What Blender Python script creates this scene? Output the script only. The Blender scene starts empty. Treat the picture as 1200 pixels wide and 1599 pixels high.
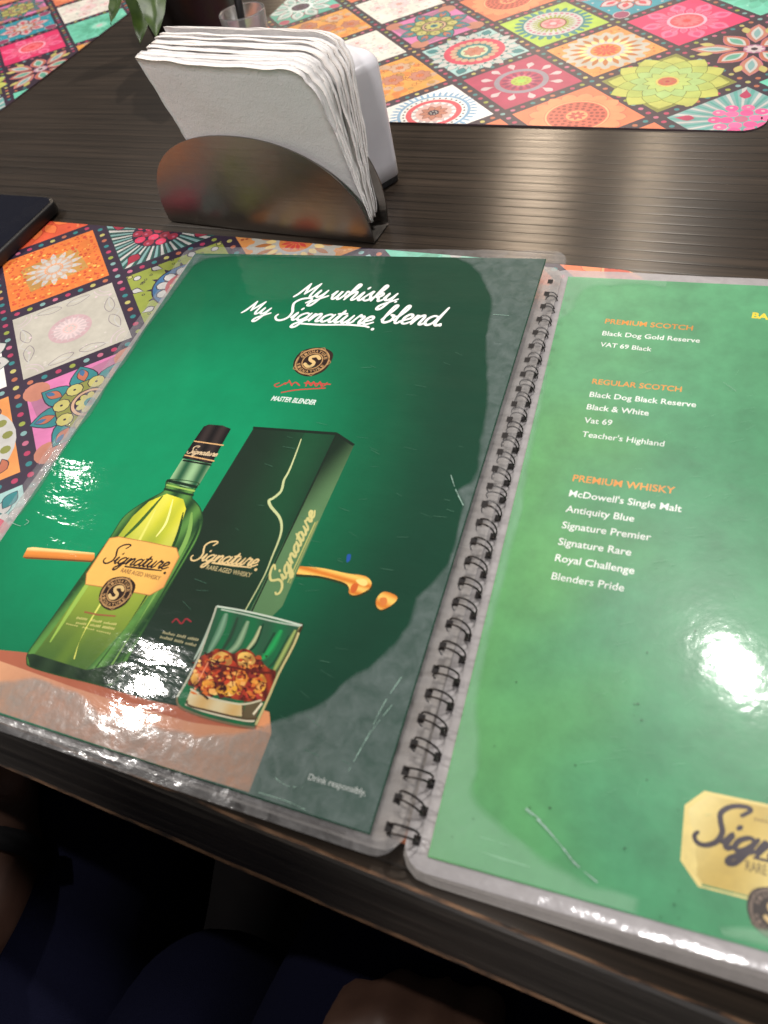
import bpy, bmesh, math, random
import numpy as np
from mathutils import Vector, Matrix, noise
random.seed(7)
S = bpy.context.scene
COL = S.collection

# ------------------------------------------------------------------ camera
CAM = np.array([0.4166355, -0.2697880, 0.2642045])
ROT = np.array([[0.9295205, 0.3387286, -0.1457894],
                [0.1882783, -0.7758420, -0.6021797],
                [-0.3170851, 0.5322893, -0.7849363]])      # right, down, forward
FPX = 1119.08                                              # focal length in photo pixels (photo 1200 x 1599)
cd = bpy.data.cameras.new('camera'); cam = bpy.data.objects.new('camera', cd); COL.objects.link(cam)
r, d, f = (Vector(ROT[i]) for i in range(3))
m3 = Matrix((r, -d, -f)).transposed()
cam.matrix_world = Matrix.Translation(Vector(CAM)) @ m3.to_4x4()
cd.sensor_fit = 'VERTICAL'; cd.sensor_height = 36.0; cd.sensor_width = 27.0
cd.lens = 36.0 * FPX / 1599.0
cd.clip_start = 0.01; cd.clip_end = 50
cd.dof.use_dof = True; cd.dof.focus_distance = 0.42; cd.dof.aperture_fstop = 11
S.camera = cam
S.view_settings.view_transform = 'Standard'; S.view_settings.look = 'None'
S.view_settings.exposure = -0.15; S.view_settings.gamma = 1.0
S.view_settings.use_curve_mapping = False

# ------------------------------------------------------------------ room light
W = bpy.data.worlds.new('World'); S.world = W; W.use_nodes = True
bg = W.node_tree.nodes['Background']
wn = W.node_tree                                            # the room: light comes from above and from the far side, dark behind the seat
wt = wn.nodes.new('ShaderNodeTexCoord'); wd = wn.nodes.new('ShaderNodeVectorMath'); wd.operation = 'DOT_PRODUCT'
wd.inputs[1].default_value = (-0.25, 0.50, 0.83); wn.links.new(wt.outputs['Generated'], wd.inputs[0])
wr = wn.nodes.new('ShaderNodeValToRGB'); we = wr.color_ramp.elements
we[0].position = 0.05; we[0].color = (0.012, 0.012, 0.016, 1); we[1].position = 1.0; we[1].color = (0.15, 0.14, 0.13, 1)
wn.links.new(wd.outputs['Value'], wr.inputs[0]); wn.links.new(wr.outputs[0], bg.inputs[0]); bg.inputs[1].default_value = 1.0

def lamp(name, loc, target, size, power, col=(1, 0.955, 0.91), spread=160):
    ld = bpy.data.lights.new(name, 'AREA'); ld.shape = 'DISK'; ld.size = size; ld.energy = power
    ld.color = col; ld.spread = math.radians(spread)
    o = bpy.data.objects.new(name, ld); COL.objects.link(o); o.location = loc
    o.rotation_euler = (Vector(target) - Vector(loc)).to_track_quat('-Z', 'Y').to_euler()
    return o
lamp('ceiling_lamp', (0.351, 0.654, 1.60), (0.3, 0.1, 0), 0.065, 15)
lamp('ceiling_lamp', (-1.041, 0.003, 1.60), (0.1, 0.0, 0), 0.055, 13)
lamp('ceiling_lamp', (-1.792, 0.653, 1.60), (0.1, 0.0, 0), 0.07, 0.7)
lamp('far_lamp', (-0.28, 3.0, 1.50), (0.2, 0.2, 0), 0.26, 17, (1, 0.80, 0.60))
lamp('far_lamp', (0.22, 3.1, 1.35), (0.2, 0.2, 0), 0.12, 5, (1, 0.78, 0.54))
lamp('far_lamp', (-1.55, 3.2, 1.65), (0.0, 0.2, 0), 0.14, 12, (1, 0.78, 0.54))
lamp('rear_fill', (0.12, -2.2, 1.95), (0.2, 0.2, 0), 0.35, 36, (1, 0.96, 0.96))  # added fill from behind the seat, brightens the napkin fronts
lamp('side_lamp', (2.2, 0.30, 1.5), (0.2, 0.2, 0), 0.3, 17, (1, 0.96, 0.96))

# ------------------------------------------------------------------ helpers
def lin(r, g=None, b=None):
    if g is None: r, g, b = r
    out = []
    for v in (r, g, b):
        v = max(0.0, min(1.0, v / 255.0))
        out.append(v / 12.92 if v <= 0.04045 else ((v + 0.055) / 1.055) ** 2.4)
    return tuple(out)
def mixc(a, b, t):
    t = max(0.0, min(1.0, t)); return tuple(x + (y - x) * t for x, y in zip(a, b))
def sm(a, b, x):
    t = max(0.0, min(1.0, (x - a) / (b - a))); return t * t * (3 - 2 * t)
def ray(u, v):
    return ROT.T @ np.array([(u - 600) / FPX, (v - 799.5) / FPX, 1.0])
def at(u, v, z=0.0):                 # photo pixel -> point on the level plane z
    q = ray(u, v); return CAM + q * (z - CAM[2]) / q[2]
def proj(p):
    y = ROT @ (np.asarray(p, float) - CAM); return np.array([FPX * y[0] / y[2] + 600, FPX * y[1] / y[2] + 799.5])

def thing(name, label, cat, loc=(0, 0, 0), group=None):
    o = bpy.data.objects.new(name, None); COL.objects.link(o); o.location = loc
    o.empty_display_size = 0.02
    o['label'] = label; o['category'] = cat
    if group: o['group'] = group
    return o
def tag(o, label, cat, group=None):
    o['label'] = label; o['category'] = cat
    if group: o['group'] = group
    return o
def origin(parent):
    p = Vector((0, 0, 0))
    while parent is not None:
        p += parent.location; parent = parent.parent
    return p
def obj(name, verts, faces, mat, parent=None, smooth=True, cols=None, mats=None, loc=None):
    """verts in world metres; the mesh is stored relative to its parent (or loc)"""
    base = origin(parent) if parent is not None else Vector(loc or (0, 0, 0))
    me = bpy.data.meshes.new(name)
    me.from_pydata([(v[0] - base.x, v[1] - base.y, v[2] - base.z) for v in verts], [], faces)
    for m in (mat if isinstance(mat, (list, tuple)) else [mat]): me.materials.append(m)
    if mats is not None:
        me.polygons.foreach_set('material_index', mats)
    if cols is not None:
        a = me.color_attributes.new('Col', 'FLOAT_COLOR', 'POINT')
        flat = np.ones((len(verts), 4), dtype=np.float32); flat[:, :3] = np.array(cols, dtype=np.float32)
        a.data.foreach_set('color', flat.ravel())
    if smooth: me.polygons.foreach_set('use_smooth', [True] * len(me.polygons))
    me.update()
    o = bpy.data.objects.new(name, me); COL.objects.link(o)
    if parent is not None: o.parent = parent
    else: o.location = base
    return o
class MB:
    def __init__(s): s.v = []; s.f = []; s.m = []
    def add(s, vs, fs, mi=0):
        n = len(s.v); s.v += [tuple(p) for p in vs]; s.f += [tuple(i + n for i in q) for q in fs]; s.m += [mi] * len(fs)
    def tube(s, path, rad, seg=8, mi=0, cap=True):
        n = len(path); rings = []
        up = Vector((0, 0, 1)); path = [Vector(p) for p in path]; prev = None
        for i, p in enumerate(path):
            t = (path[min(i + 1, n - 1)] - path[max(i - 1, 0)]).normalized()
            if prev is None:
                a = t.cross(up)
                if a.length < 1e-3: a = t.cross(Vector((1, 0, 0)))
                a.normalize()
            else:
                a = (prev - t * prev.dot(t)).normalized()
            prev = a; b = t.cross(a); rr = rad[i] if isinstance(rad, (list, tuple)) else rad
            rings.append([p + (a * math.cos(2 * math.pi * k / seg) + b * math.sin(2 * math.pi * k / seg)) * rr for k in range(seg)])
        vs = [v for q in rings for v in q]; fs = []
        for i in range(n - 1):
            for k in range(seg):
                k2 = (k + 1) % seg; fs.append((i * seg + k, i * seg + k2, (i + 1) * seg + k2, (i + 1) * seg + k))
        if cap: fs += [tuple(range(seg))[::-1], tuple((n - 1) * seg + k for k in range(seg))]
        s.add(vs, fs, mi)
    def lathe(s, prof, c, seg=40, mi=0):
        vs = []; fs = []
        for (rr, z) in prof:
            for k in range(seg):
                a = 2 * math.pi * k / seg; vs.append((c[0] + rr * math.cos(a), c[1] + rr * math.sin(a), c[2] + z))
        for i in range(len(prof) - 1):
            for k in range(seg):
                k2 = (k + 1) % seg; fs.append((i * seg + k, i * seg + k2, (i + 1) * seg + k2, (i + 1) * seg + k))
        s.add(vs, fs, mi)
    def build(s, name, mat, parent=None, smooth=True, loc=None):
        return obj(name, s.v, s.f, mat, parent, smooth, None, s.m, loc)
def grid(fn, nu, nv, flip=False):
    vs = [fn(i / nu, j / nv) for j in range(nv + 1) for i in range(nu + 1)]
    fs = []
    for j in range(nv):
        for i in range(nu):
            a = j * (nu + 1) + i; q = (a, a + 1, a + nu + 2, a + nu + 1)
            fs.append(q[::-1] if flip else q)
    return vs, fs
def catmull(P, n=6, closed=False):
    P = [tuple(p) for p in P]; out = []
    N = len(P)
    if N < 3 and not closed: return P
    rng = range(N) if closed else range(N - 1)
    for i in rng:
        if closed: a, b, c, e = P[(i - 1) % N], P[i], P[(i + 1) % N], P[(i + 2) % N]
        else: a, b, c, e = P[max(i - 1, 0)], P[i], P[i + 1], P[min(i + 2, N - 1)]
        for k in range(n):
            t = k / n
            out.append(tuple(0.5 * (2 * b[q] + (c[q] - a[q]) * t + (2 * a[q] - 5 * b[q] + 4 * c[q] - e[q]) * t * t + (3 * b[q] - a[q] - 3 * c[q] + e[q]) * t ** 3) for q in range(len(b))))
    if not closed: out.append(P[-1])
    return out

# ---- text outlines from the built-in font, as flat faces
_tc = {}
def text_geo(s, bold=0.0):
    k = (s, bold)
    if k not in _tc:
        cu = bpy.data.curves.new('t', 'FONT'); cu.body = s; cu.size = 1.0; cu.offset = bold; cu.resolution_u = 3
        o = bpy.data.objects.new('t', cu); COL.objects.link(o)
        dg = bpy.context.evaluated_depsgraph_get(); me = bpy.data.meshes.new_from_object(o.evaluated_get(dg))
        V = [(v.co.x, v.co.y) for v in me.vertices]; F = [tuple(p.vertices) for p in me.polygons]
        bpy.data.objects.remove(o); bpy.data.curves.remove(cu); bpy.data.meshes.remove(me)
        x0 = min(v[0] for v in V); x1 = max(v[0] for v in V)
        _tc[k] = ([(v[0] - x0, v[1]) for v in V], F, x1 - x0)
    return _tc[k]

# ---- handwriting: strokes per letter, x height 1
GL = {
 'a': ([[(.85, .8), (.5, 1), (.12, .7), (.05, .25), (.3, 0), (.62, .3), (.88, 1)], [(.88, 1), (.75, .3), (.92, 0), (1.2, .25)]], 1.1),
 'b': ([[(0, .3), (.38, 1.25), (.5, 1.85), (.3, 1.9), (.17, 1.3), (.12, .25), (.38, 0), (.75, .25), (.75, .75), (.5, .85), (.75, .7), (1.0, .72)]], .95),
 'd': ([[(.85, .8), (.45, 1), (.1, .7), (.05, .25), (.3, 0), (.65, .35), (1.02, 1.95)], [(1.02, 1.95), (.82, .4), (.95, 0), (1.25, .2)]], 1.15),
 'e': ([[(-.1, .2), (.25, .4), (.6, .65), (.58, .95), (.33, 1), (.1, .6), (.15, .12), (.42, 0), (.85, .3)]], .8),
 'g': ([[(.85, .8), (.5, 1), (.12, .7), (.05, .25), (.3, 0), (.62, .3), (.9, 1)], [(.9, 1), (.72, 0), (.45, -.8), (.12, -.9), (.12, -.55), (.6, -.1), (1.2, .3)]], 1.1),
 'h': ([[(0, .3), (.42, 1.3), (.52, 1.8), (.32, 1.9), (.2, 1.3), (.08, 0)], [(.08, 0), (.3, .7), (.6, 1), (.72, .75), (.65, .12), (.8, 0), (1.05, .25)]], 1.0),
 'i': ([[(0, .3), (.27, 1), (.2, .25), (.37, 0), (.65, .3)], [(.36, 1.42), (.44, 1.6)]], .58),
 'k': ([[(0, .3), (.42, 1.3), (.52, 1.8), (.32, 1.9), (.2, 1.3), (.08, 0)], [(.1, .4), (.5, .98), (.68, .8), (.5, .52), (.25, .5)], [(.28, .5), (.52, .35), (.68, .02), (1.0, .25)]], .95),
 'l': ([[(0, .3), (.42, 1.3), (.5, 1.85), (.3, 1.9), (.17, 1.2), (.17, .2), (.37, 0), (.65, .3)]], .58),
 'n': ([[(0, .4), (.22, 1), (.1, 0)], [(.1, 0), (.32, .7), (.62, 1), (.74, .75), (.66, .12), (.82, 0), (1.07, .25)]], 1.0),
 'r': ([[(0, .3), (.28, 1.15), (.36, .95), (.68, .92), (.55, .3), (.7, 0), (.95, .25)]], .85),
 's': ([[(-.1, .2), (.42, 1.15), (.42, .7), (.58, .25), (.32, 0), (.05, .12)], [(.4, .02), (.8, .3)]], .72),
 't': ([[(0, .3), (.4, 1.6), (.2, .3), (.36, 0), (.7, .3)], [(.0, 1.12), (.7, 1.2)]], .62),
 'u': ([[(0, .35), (.22, 1), (.12, .3), (.3, 0), (.57, .3), (.78, 1)], [(.78, 1), (.66, .2), (.8, 0), (1.1, .28)]], 1.02),
 'w': ([[(-.05, .5), (.17, 1), (.1, .3), (.3, 0), (.52, .4), (.62, 1), (.56, .3), (.76, 0), (1.02, .5), (1.05, 1), (1.3, .85)]], 1.22),
 'y': ([[(0, .4), (.2, 1), (.14, .4), (.33, .15), (.6, .4), (.82, 1)], [(.82, 1), (.65, -.1), (.4, -.85), (.1, -.9), (.15, -.5), (.6, -.1), (1.2, .35)]], 1.05),
 'M': ([[(-.2, .05), (.05, .55), (.35, 1.75)], [(.35, 1.75), (.55, .45)], [(.55, .45), (1.25, 1.8)], [(1.25, 1.8), (1.15, .5), (1.3, .05), (1.6, .3)]], 1.55),
 'S': ([[(1.35, 2.35), (1.62, 2.85), (1.25, 3.0), (.65, 2.8), (.35, 2.25), (.55, 1.65), (.88, 1.0), (.88, .3), (.5, -.12), (0.05, -.08), (-.25, .3), (-.2, .6)]], 1.15),
 '.': ([[(.1, .0), (.16, .06)]], .35), ' ': ([], .45)}
def script_strokes(s, slant=0.28):
    out = []; x = 0.0
    for ch in s:
        st, adv = GL[ch]
        for k in st:
            pts = catmull(k, 5) if len(k) > 2 else [k[0], ((k[0][0] + k[1][0]) / 2, (k[0][1] + k[1][1]) / 2), k[1]]
            out.append([(x + p[0] + slant * p[1], p[1]) for p in pts])
        x += adv
    return out, x

class Print:
    """flat artwork in millimetres: coloured faces in thin ink layers, mapped on to a surface"""
    def __init__(s, clip=None): s.v = []; s.f = []; s.c = []; s.clip = clip
    def _clip(s, P):
        if s.clip is None: return P
        C = s.clip
        for i in range(len(C)):
            a, b = C[i], C[(i + 1) % len(C)]; out = []
            def sd(p): return (b[0] - a[0]) * (p[1] - a[1]) - (b[1] - a[1]) * (p[0] - a[0])
            ds = [sd(p) for p in P]
            if min(ds) >= 0: continue
            if max(ds) <= 0: return []
            for k in range(len(P)):
                p, q = P[k], P[(k + 1) % len(P)]; dp, dq = ds[k], ds[(k + 1) % len(P)]
                if dp >= 0: out.append(p)
                if dp * dq < 0:
                    t = dp / (dp - dq); out.append((p[0] + (q[0] - p[0]) * t, p[1] + (q[1] - p[1]) * t))
            P = out
            if len(P) < 3: return []
        return P
    def poly(s, P, col, L):
        P = s._clip([tuple(p[:2]) for p in P])
        if len(P) < 3: return
        n = len(s.v); fn = callable(col)
        L = L + (n % 13) * 0.05
        s.v += [(p[0], p[1], L) for p in P]; s.c += [col(*p) if fn else col for p in P]; s.f.append(tuple(range(n, n + len(P))))
    def gpoly(s, P, col, L, me=3.0):
        from mathutils.geometry import tessellate_polygon
        tr = [[P[i] for i in t] for t in tessellate_polygon([[Vector((p[0], p[1], 0)) for p in P]])]
        st = [tuple(tuple(p[:2]) for p in t) for t in tr]
        while st:
            t = st.pop(); e = [math.dist(t[i], t[(i + 1) % 3]) for i in range(3)]; k = e.index(max(e))
            if e[k] > me:
                a, b, c = t[k], t[(k + 1) % 3], t[(k + 2) % 3]; m = ((a[0] + b[0]) / 2, (a[1] + b[1]) / 2)
                st += [(a, m, c), (m, b, c)]
            else: s.poly(t, col, L)
    def stroke(s, P, w, col, L, cap=True):
        n = len(P); Lf = []; Rt = []
        for i, p in enumerate(P):
            a = P[max(i - 1, 0)]; b = P[min(i + 1, n - 1)]; dx, dy = b[0] - a[0], b[1] - a[1]; l = math.hypot(dx, dy) or 1
            ww = (w[i] if isinstance(w, list) else w) / 2
            Lf.append((p[0] - dy / l * ww, p[1] + dx / l * ww)); Rt.append((p[0] + dy / l * ww, p[1] - dx / l * ww))
        if s.clip is None:
            k = len(s.v); fn = callable(col)
            for i in range(n):
                for q in (Lf[i], Rt[i]):
                    s.v.append((q[0], q[1], L + i * 0.03)); s.c.append(col(*q) if fn else col)
            for i in range(n - 1): s.f.append((k + 2 * i, k + 2 * i + 1, k + 2 * i + 3, k + 2 * i + 2))
        else:
            for i in range(n - 1): s.poly([Lf[i], Rt[i], Rt[i + 1], Lf[i + 1]][::-1], col, L)
        if cap:
            for j, e in ((0, 0.7), (n - 1, 0.9)):
                ww = (w[j] if isinstance(w, list) else w) / 2
                if ww > 0.08: s.disc(P[j][0], P[j][1], ww, col, L + e + n * 0.03, 10)
    def disc(s, x, y, rad, col, L, n=20, ry=None, rot=0):
        ry = ry or rad; c, q = math.cos(rot), math.sin(rot)
        s.poly([(x + rad * math.cos(2 * math.pi * k / n) * c - ry * math.sin(2 * math.pi * k / n) * q,
                 y + rad * math.cos(2 * math.pi * k / n) * q + ry * math.sin(2 * math.pi * k / n) * c) for k in range(n)], col, L)
    def ring(s, x, y, r0, r1, col, L, n=40):
        for k in range(n):
            a, b = 2 * math.pi * k / n, 2 * math.pi * (k + 1) / n
            s.poly([(x + r0 * math.cos(a), y + r0 * math.sin(a)), (x + r1 * math.cos(a), y + r1 * math.sin(a)),
                    (x + r1 * math.cos(b), y + r1 * math.sin(b)), (x + r0 * math.cos(b), y + r0 * math.sin(b))], col, L)
    def petals(s, x, y, n, r0, r1, wd, col, L, ph=0.0, out=None, ow=0.7, kind='leaf'):
        for k in range(n):
            a = 2 * math.pi * (k + ph) / n; ca, sa = math.cos(a), math.sin(a)
            def shape(e):
                pts = []; m = 7
                for i in range(2 * m):
                    t = i / m; up = t <= 1; tt = t if up else 2 - t
                    if kind == 'leaf': wv = math.sin(math.pi * tt)
                    elif kind == 'drop': wv = math.sin(math.pi * tt ** 1.8)
                    elif kind == 'round': wv = math.sqrt(max(0, 1 - (2 * tt - 1) ** 2))
                    else: wv = 1.0 - tt if tt > 0.0 else 1.0           # 'tri'
                    rr = (r0 - e) + (r1 - r0 + 2 * e) * tt; ss = (wd + 2 * e) / 2 * wv * (1 if up else -1)
                    pts.append((x + rr * ca - ss * sa, y + rr * sa + ss * ca))
                return pts[::-1]
            if out is not None: s.poly(shape(ow), out, L)
            s.poly(shape(0), col, L + 1)
    def dots(s, x, y, n, rr, rad, col, L, ph=0.0):
        for k in range(n):
            a = 2 * math.pi * (k + ph) / n
            s.disc(x + rr * math.cos(a), y + rr * math.sin(a), rad, col[k % len(col)] if isinstance(col, list) else col, L, 10)
    def line_text(s, txt, p0, p1, col, L, bold=0.02, hgt=None, shear=0.0):
        """text whose baseline runs from p0 to p1 (mm); hgt = cap height in mm"""
        V, F, w = text_geo(txt, bold); dx, dy = p1[0] - p0[0], p1[1] - p0[1]; l = math.hypot(dx, dy); k = l / w
        ky = k if hgt is None else hgt / 0.73
        ux, uy = dx / l, dy / l; n = len(s.v)
        for (a, b) in V:
            q, h = (a + shear * b) * k, b * ky
            s.v.append((p0[0] + ux * q - uy * h, p0[1] + uy * q + ux * h, L)); s.c.append(col)
        s.f += [tuple(i + n for i in f_) for f_ in F]
    def script(s, txt, p0, p1, col, L, wt=0.2, yk=1.0, slant=0.28, under=None):
        st, w = script_strokes(txt, slant); dx, dy = p1[0] - p0[0], p1[1] - p0[1]; l = math.hypot(dx, dy); k = l / w
        ux, uy = dx / l, dy / l
        T = lambda q: (p0[0] + ux * q[0] * k - uy * q[1] * k * yk, p0[1] + uy * q[0] * k + ux * q[1] * k * yk)
        for j, q in enumerate(st):
            n = len(q); s.stroke([T(p) for p in q], [wt * k * (0.8 + 0.35 * math.sin(math.pi * i / max(1, n - 1))) for i in range(n)], col, L + (j % 3) * 2)
        return T
    def build(s, name, surf, mat, parent, step=5e-6, base=0.0):
        vs = [surf(v[0], v[1], base + v[2] * step) for v in s.v]
        return obj(name, vs, s.f, mat, parent, False, s.c)

# ------------------------------------------------------------------ materials (all node based)
def mat(name, col=(0.5, 0.5, 0.5), rough=0.5, metal=0.0, spec=0.5, coat=0.0, coat_r=0.05, trans=0.0, ior=1.45, alpha=1.0):
    m = bpy.data.materials.new(name); m.use_nodes = True; nt = m.node_tree; b = nt.nodes['Principled BSDF']
    b.inputs['Base Color'].default_value = (*col, 1); b.inputs['Roughness'].default_value = rough
    b.inputs['Metallic'].default_value = metal; b.inputs['Specular IOR Level'].default_value = spec
    b.inputs['Coat Weight'].default_value = coat; b.inputs['Coat Roughness'].default_value = coat_r
    b.inputs['Transmission Weight'].default_value = trans; b.inputs['IOR'].default_value = ior
    b.inputs['Alpha'].default_value = alpha
    return m, nt, b
def N(nt, t, **kw):
    n = nt.nodes.new(t)
    for k, v in kw.items():
        if k in n.inputs: n.inputs[k].default_value = v
        else: setattr(n, k, v)
    return n
def coords(nt, scale=(1, 1, 1), rot=(0, 0, 0), kind='Object'):
    t = N(nt, 'ShaderNodeTexCoord'); mp = N(nt, 'ShaderNodeMapping')
    mp.inputs['Scale'].default_value = scale; mp.inputs['Rotation'].default_value = rot
    nt.links.new(t.outputs[kind], mp.inputs['Vector']); return mp.outputs[0]
def tnoise(nt, vec, scale, detail=3, rough=0.55, dist=0.0):
    n = N(nt, 'ShaderNodeTexNoise', Scale=scale, Detail=detail, Roughness=rough, Distortion=dist)
    nt.links.new(vec, n.inputs['Vector']); return n.outputs['Fac']
def ramp(nt, fac, stops):
    rp = N(nt, 'ShaderNodeValToRGB'); e = rp.color_ramp.elements
    while len(e) < len(stops): e.new(0.5)
    for q, (p, c) in zip(e, stops): q.position = p; q.color = (*c, 1) if len(c) == 3 else c
    nt.links.new(fac, rp.inputs[0]); return rp.outputs[0]
def mathn(nt, op, a, b=None, c=None, clamp=False):
    n = N(nt, 'ShaderNodeMath', operation=op, use_clamp=clamp)
    for i, x in enumerate((a, b, c)):
        if x is None: continue
        if isinstance(x, (int, float)): n.inputs[i].default_value = x
        else: nt.links.new(x, n.inputs[i])
    return n.outputs[0]
def mixn(nt, fac, a, b, mode='MIX'):
    n = N(nt, 'ShaderNodeMix', data_type='RGBA', blend_type=mode)
    for i, x in ((0, fac), (6, a), (7, b)):
        if isinstance(x, (int, float)): n.inputs[i].default_value = x
        elif isinstance(x, tuple): n.inputs[i].default_value = (*x, 1)
        else: nt.links.new(x, n.inputs[i])
    return n.outputs[2]
def bump(nt, h, dist, strength=1.0, normal=None):
    n = N(nt, 'ShaderNodeBump', Strength=strength, Distance=dist); nt.links.new(h, n.inputs['Height'])
    if normal is not None: nt.links.new(normal, n.inputs['Normal'])
    return n.outputs[0]

def print_material(name, waves, fine, coat_r, rough, aniso=(1, 1, 1), mott=0.12, coat=1.0, spec=0.5):
    """printed paper under plastic film: colours come from the ink attribute"""
    m, nt, b = mat(name, rough=rough, coat=coat, coat_r=coat_r, spec=spec)
    at_ = N(nt, 'ShaderNodeAttribute', attribute_name='Col')
    v = coords(nt)
    mo = ramp(nt, tnoise(nt, v, 60, 5, 0.65), [(0.3, (1 - mott,) * 3), (0.7, (1 + 0 * mott,) * 3)])
    nt.links.new(mixn(nt, 1.0, at_.outputs['Color'], mo, 'MULTIPLY'), b.inputs['Base Color'])
    va = coords(nt, aniso)
    nrm = bump(nt, tnoise(nt, va, waves[0], 2, 0.5), waves[1])
    nrm = bump(nt, tnoise(nt, coords(nt, tuple(q ** .4 for q in aniso)), fine[0], 3, 0.6), fine[1], normal=nrm)
    nt.links.new(nrm, b.inputs['Normal']); nt.links.new(nrm, b.inputs['Coat Normal'])
    return m
M_left = print_material('laminated cover print', (34, 0.00160), (190, 0.00015), 0.05, 0.6, (0.10, 1, 1), spec=0.12)
M_right = print_material('laminated list print', (30, 0.00016), (260, 0.00004), 0.055, 0.40, (0.8, 1, 1), 0.30)
M_mat = print_material('placemat print', (25, 0.0004), (500, 0.00004), 0.36, 0.6, (1, 1, 1), 0.25, 0.22)

# frosted plastic film
def film(name, col, fac_lo, fac_hi, rough=0.3, scale=120, coat_r=0.12, bmp=0.0006, feather=False):
    m, nt, b = mat(name, col, rough, coat=0.8, coat_r=coat_r)
    out = nt.nodes['Material Output']; tr = N(nt, 'ShaderNodeBsdfTransparent'); mx = N(nt, 'ShaderNodeMixShader')
    v = coords(nt)
    n1 = tnoise(nt, v, scale, 5, 0.65, 0.6)
    fac = mathn(nt, 'MULTIPLY_ADD', n1, fac_hi - fac_lo, fac_lo, True)
    # long scratches
    sc = tnoise(nt, coords(nt, (40, 500, 100), (0, 0, 0.5)), 1.0, 2, 0.5)
    scr = ramp(nt, sc, [(0.70, (0, 0, 0)), (0.76, (0.25,) * 3)])
    fac = mathn(nt, 'ADD', fac, scr, None, True)
    if feather:
        fa = N(nt, 'ShaderNodeAttribute', attribute_name='Col'); fac = mathn(nt, 'MULTIPLY', fac, fa.outputs['Fac'], None, True)
    nt.links.new(fac, mx.inputs[0]); nt.links.new(tr.outputs[0], mx.inputs[1]); nt.links.new(b.outputs[0], mx.inputs[2])
    nt.links.new(mx.outputs[0], out.inputs['Surface'])
    nr = bump(nt, tnoise(nt, v, 45, 3, 0.5), bmp); nr = bump(nt, tnoise(nt, v, 240, 3, 0.6), bmp * 0.2, normal=nr)
    nt.links.new(nr, b.inputs['Normal']); nt.links.new(nr, b.inputs['Coat Normal'])
    return m
M_film = film('clear sleeve film', lin(170, 169, 170), -0.10, 0.55, rough=0.2, coat_r=0.06, bmp=0.0011)
M_rsleeve = film('pale sleeve film', lin(186, 182, 182), 0.5, 0.95, rough=0.2, coat_r=0.06, bmp=0.0009)
M_leaf = film('old sleeve film', lin(182, 176, 170), 0.35, 0.9, rough=0.2, coat_r=0.07, bmp=0.0009)
M_haze = film('lifted film', lin(118, 134, 132), 0.02, 0.72, rough=0.35, scale=150, feather=True)
M_haze_r = film('lifted film pale', lin(150, 200, 165), 0.22, 0.50, rough=0.35, scale=60, bmp=0.0003, feather=True)
M_scuff = mat('film scuff', lin(205, 215, 210), 0.6)[0]
M_hole = mat('punched hole', (0.012, 0.01, 0.01), 0.8)[0]
M_wire, nt, b = mat('dark wire', (0.02, 0.017, 0.015), 0.38, 0.6)
nt.links.new(ramp(nt, tnoise(nt, coords(nt), 300, 3), [(0.45, (0.012, 0.01, 0.01)), (0.75, (0.07, 0.055, 0.045))]), b.inputs['Base Color'])

# ribbed dark table laminate
M_table, nt, b = mat('dark ribbed laminate', rough=0.36)
v = coords(nt)
sx = N(nt, 'ShaderNodeSeparateXYZ'); nt.links.new(v, sx.inputs[0])
wob = tnoise(nt, coords(nt, (2.5, 30, 1)), 1.0, 3, 0.6)
yy = mathn(nt, 'MULTIPLY_ADD', wob, 0.003, sx.outputs[1])
ph = mathn(nt, 'FRACT', mathn(nt, 'MULTIPLY', yy, 1 / 0.0098))
tri = mathn(nt, 'ABSOLUTE', mathn(nt, 'SUBTRACT', ph, 0.5))
groove = ramp(nt, tri, [(0.0, (0.0,) * 3), (0.10, (0.75,) * 3), (0.3, (1.0,) * 3), (0.5, (0.86,) * 3)])
grain = tnoise(nt, coords(nt, (9, 420, 10)), 1.0, 6, 0.7)
grain2 = tnoise(nt, coords(nt, (3, 70, 10)), 1.0, 4, 0.6)
cg = ramp(nt, grain, [(0.25, (0.014, 0.011, 0.008)), (0.5, (0.033, 0.025, 0.019)), (0.78, (0.070, 0.053, 0.040))])
cg = mixn(nt, 1.0, cg, ramp(nt, grain2, [(0.3, (0.62, 0.62, 0.62)), (0.7, (1.15, 1.1, 1.05))]), 'MULTIPLY')
cg = mixn(nt, 1.0, cg, ramp(nt, groove, [(0.0, (0.35,) * 3), (0.8, (1,) * 3)]), 'MULTIPLY')
nt.links.new(cg, b.inputs['Base Color'])
h = mathn(nt, 'MULTIPLY_ADD', grain, 0.12, groove)
h = mathn(nt, 'MULTIPLY', h, ramp(nt, tnoise(nt, coords(nt, (2.2, 9, 1)), 1.0, 2, 0.5), [(0.35, (0.4,) * 3), (0.65, (1,) * 3)]))
nr = bump(nt, h, 0.00022, 1.0)
b.inputs['Specular Tint'].default_value = (1, 0.94, 0.86, 1); b.inputs['Anisotropic'].default_value = 0.93; b.inputs['Anisotropic Rotation'].default_value = 0.25     # fine ribs spread the shine across them
tg = N(nt, 'ShaderNodeTangent', direction_type='UV_MAP'); nt.links.new(tg.outputs[0], b.inputs['Tangent'])
nt.links.new(nr, b.inputs['Normal'])
nt.links.new(ramp(nt, grain, [(0.2, (0.36,) * 3), (0.8, (0.27,) * 3)]), b.inputs['Roughness'])

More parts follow.
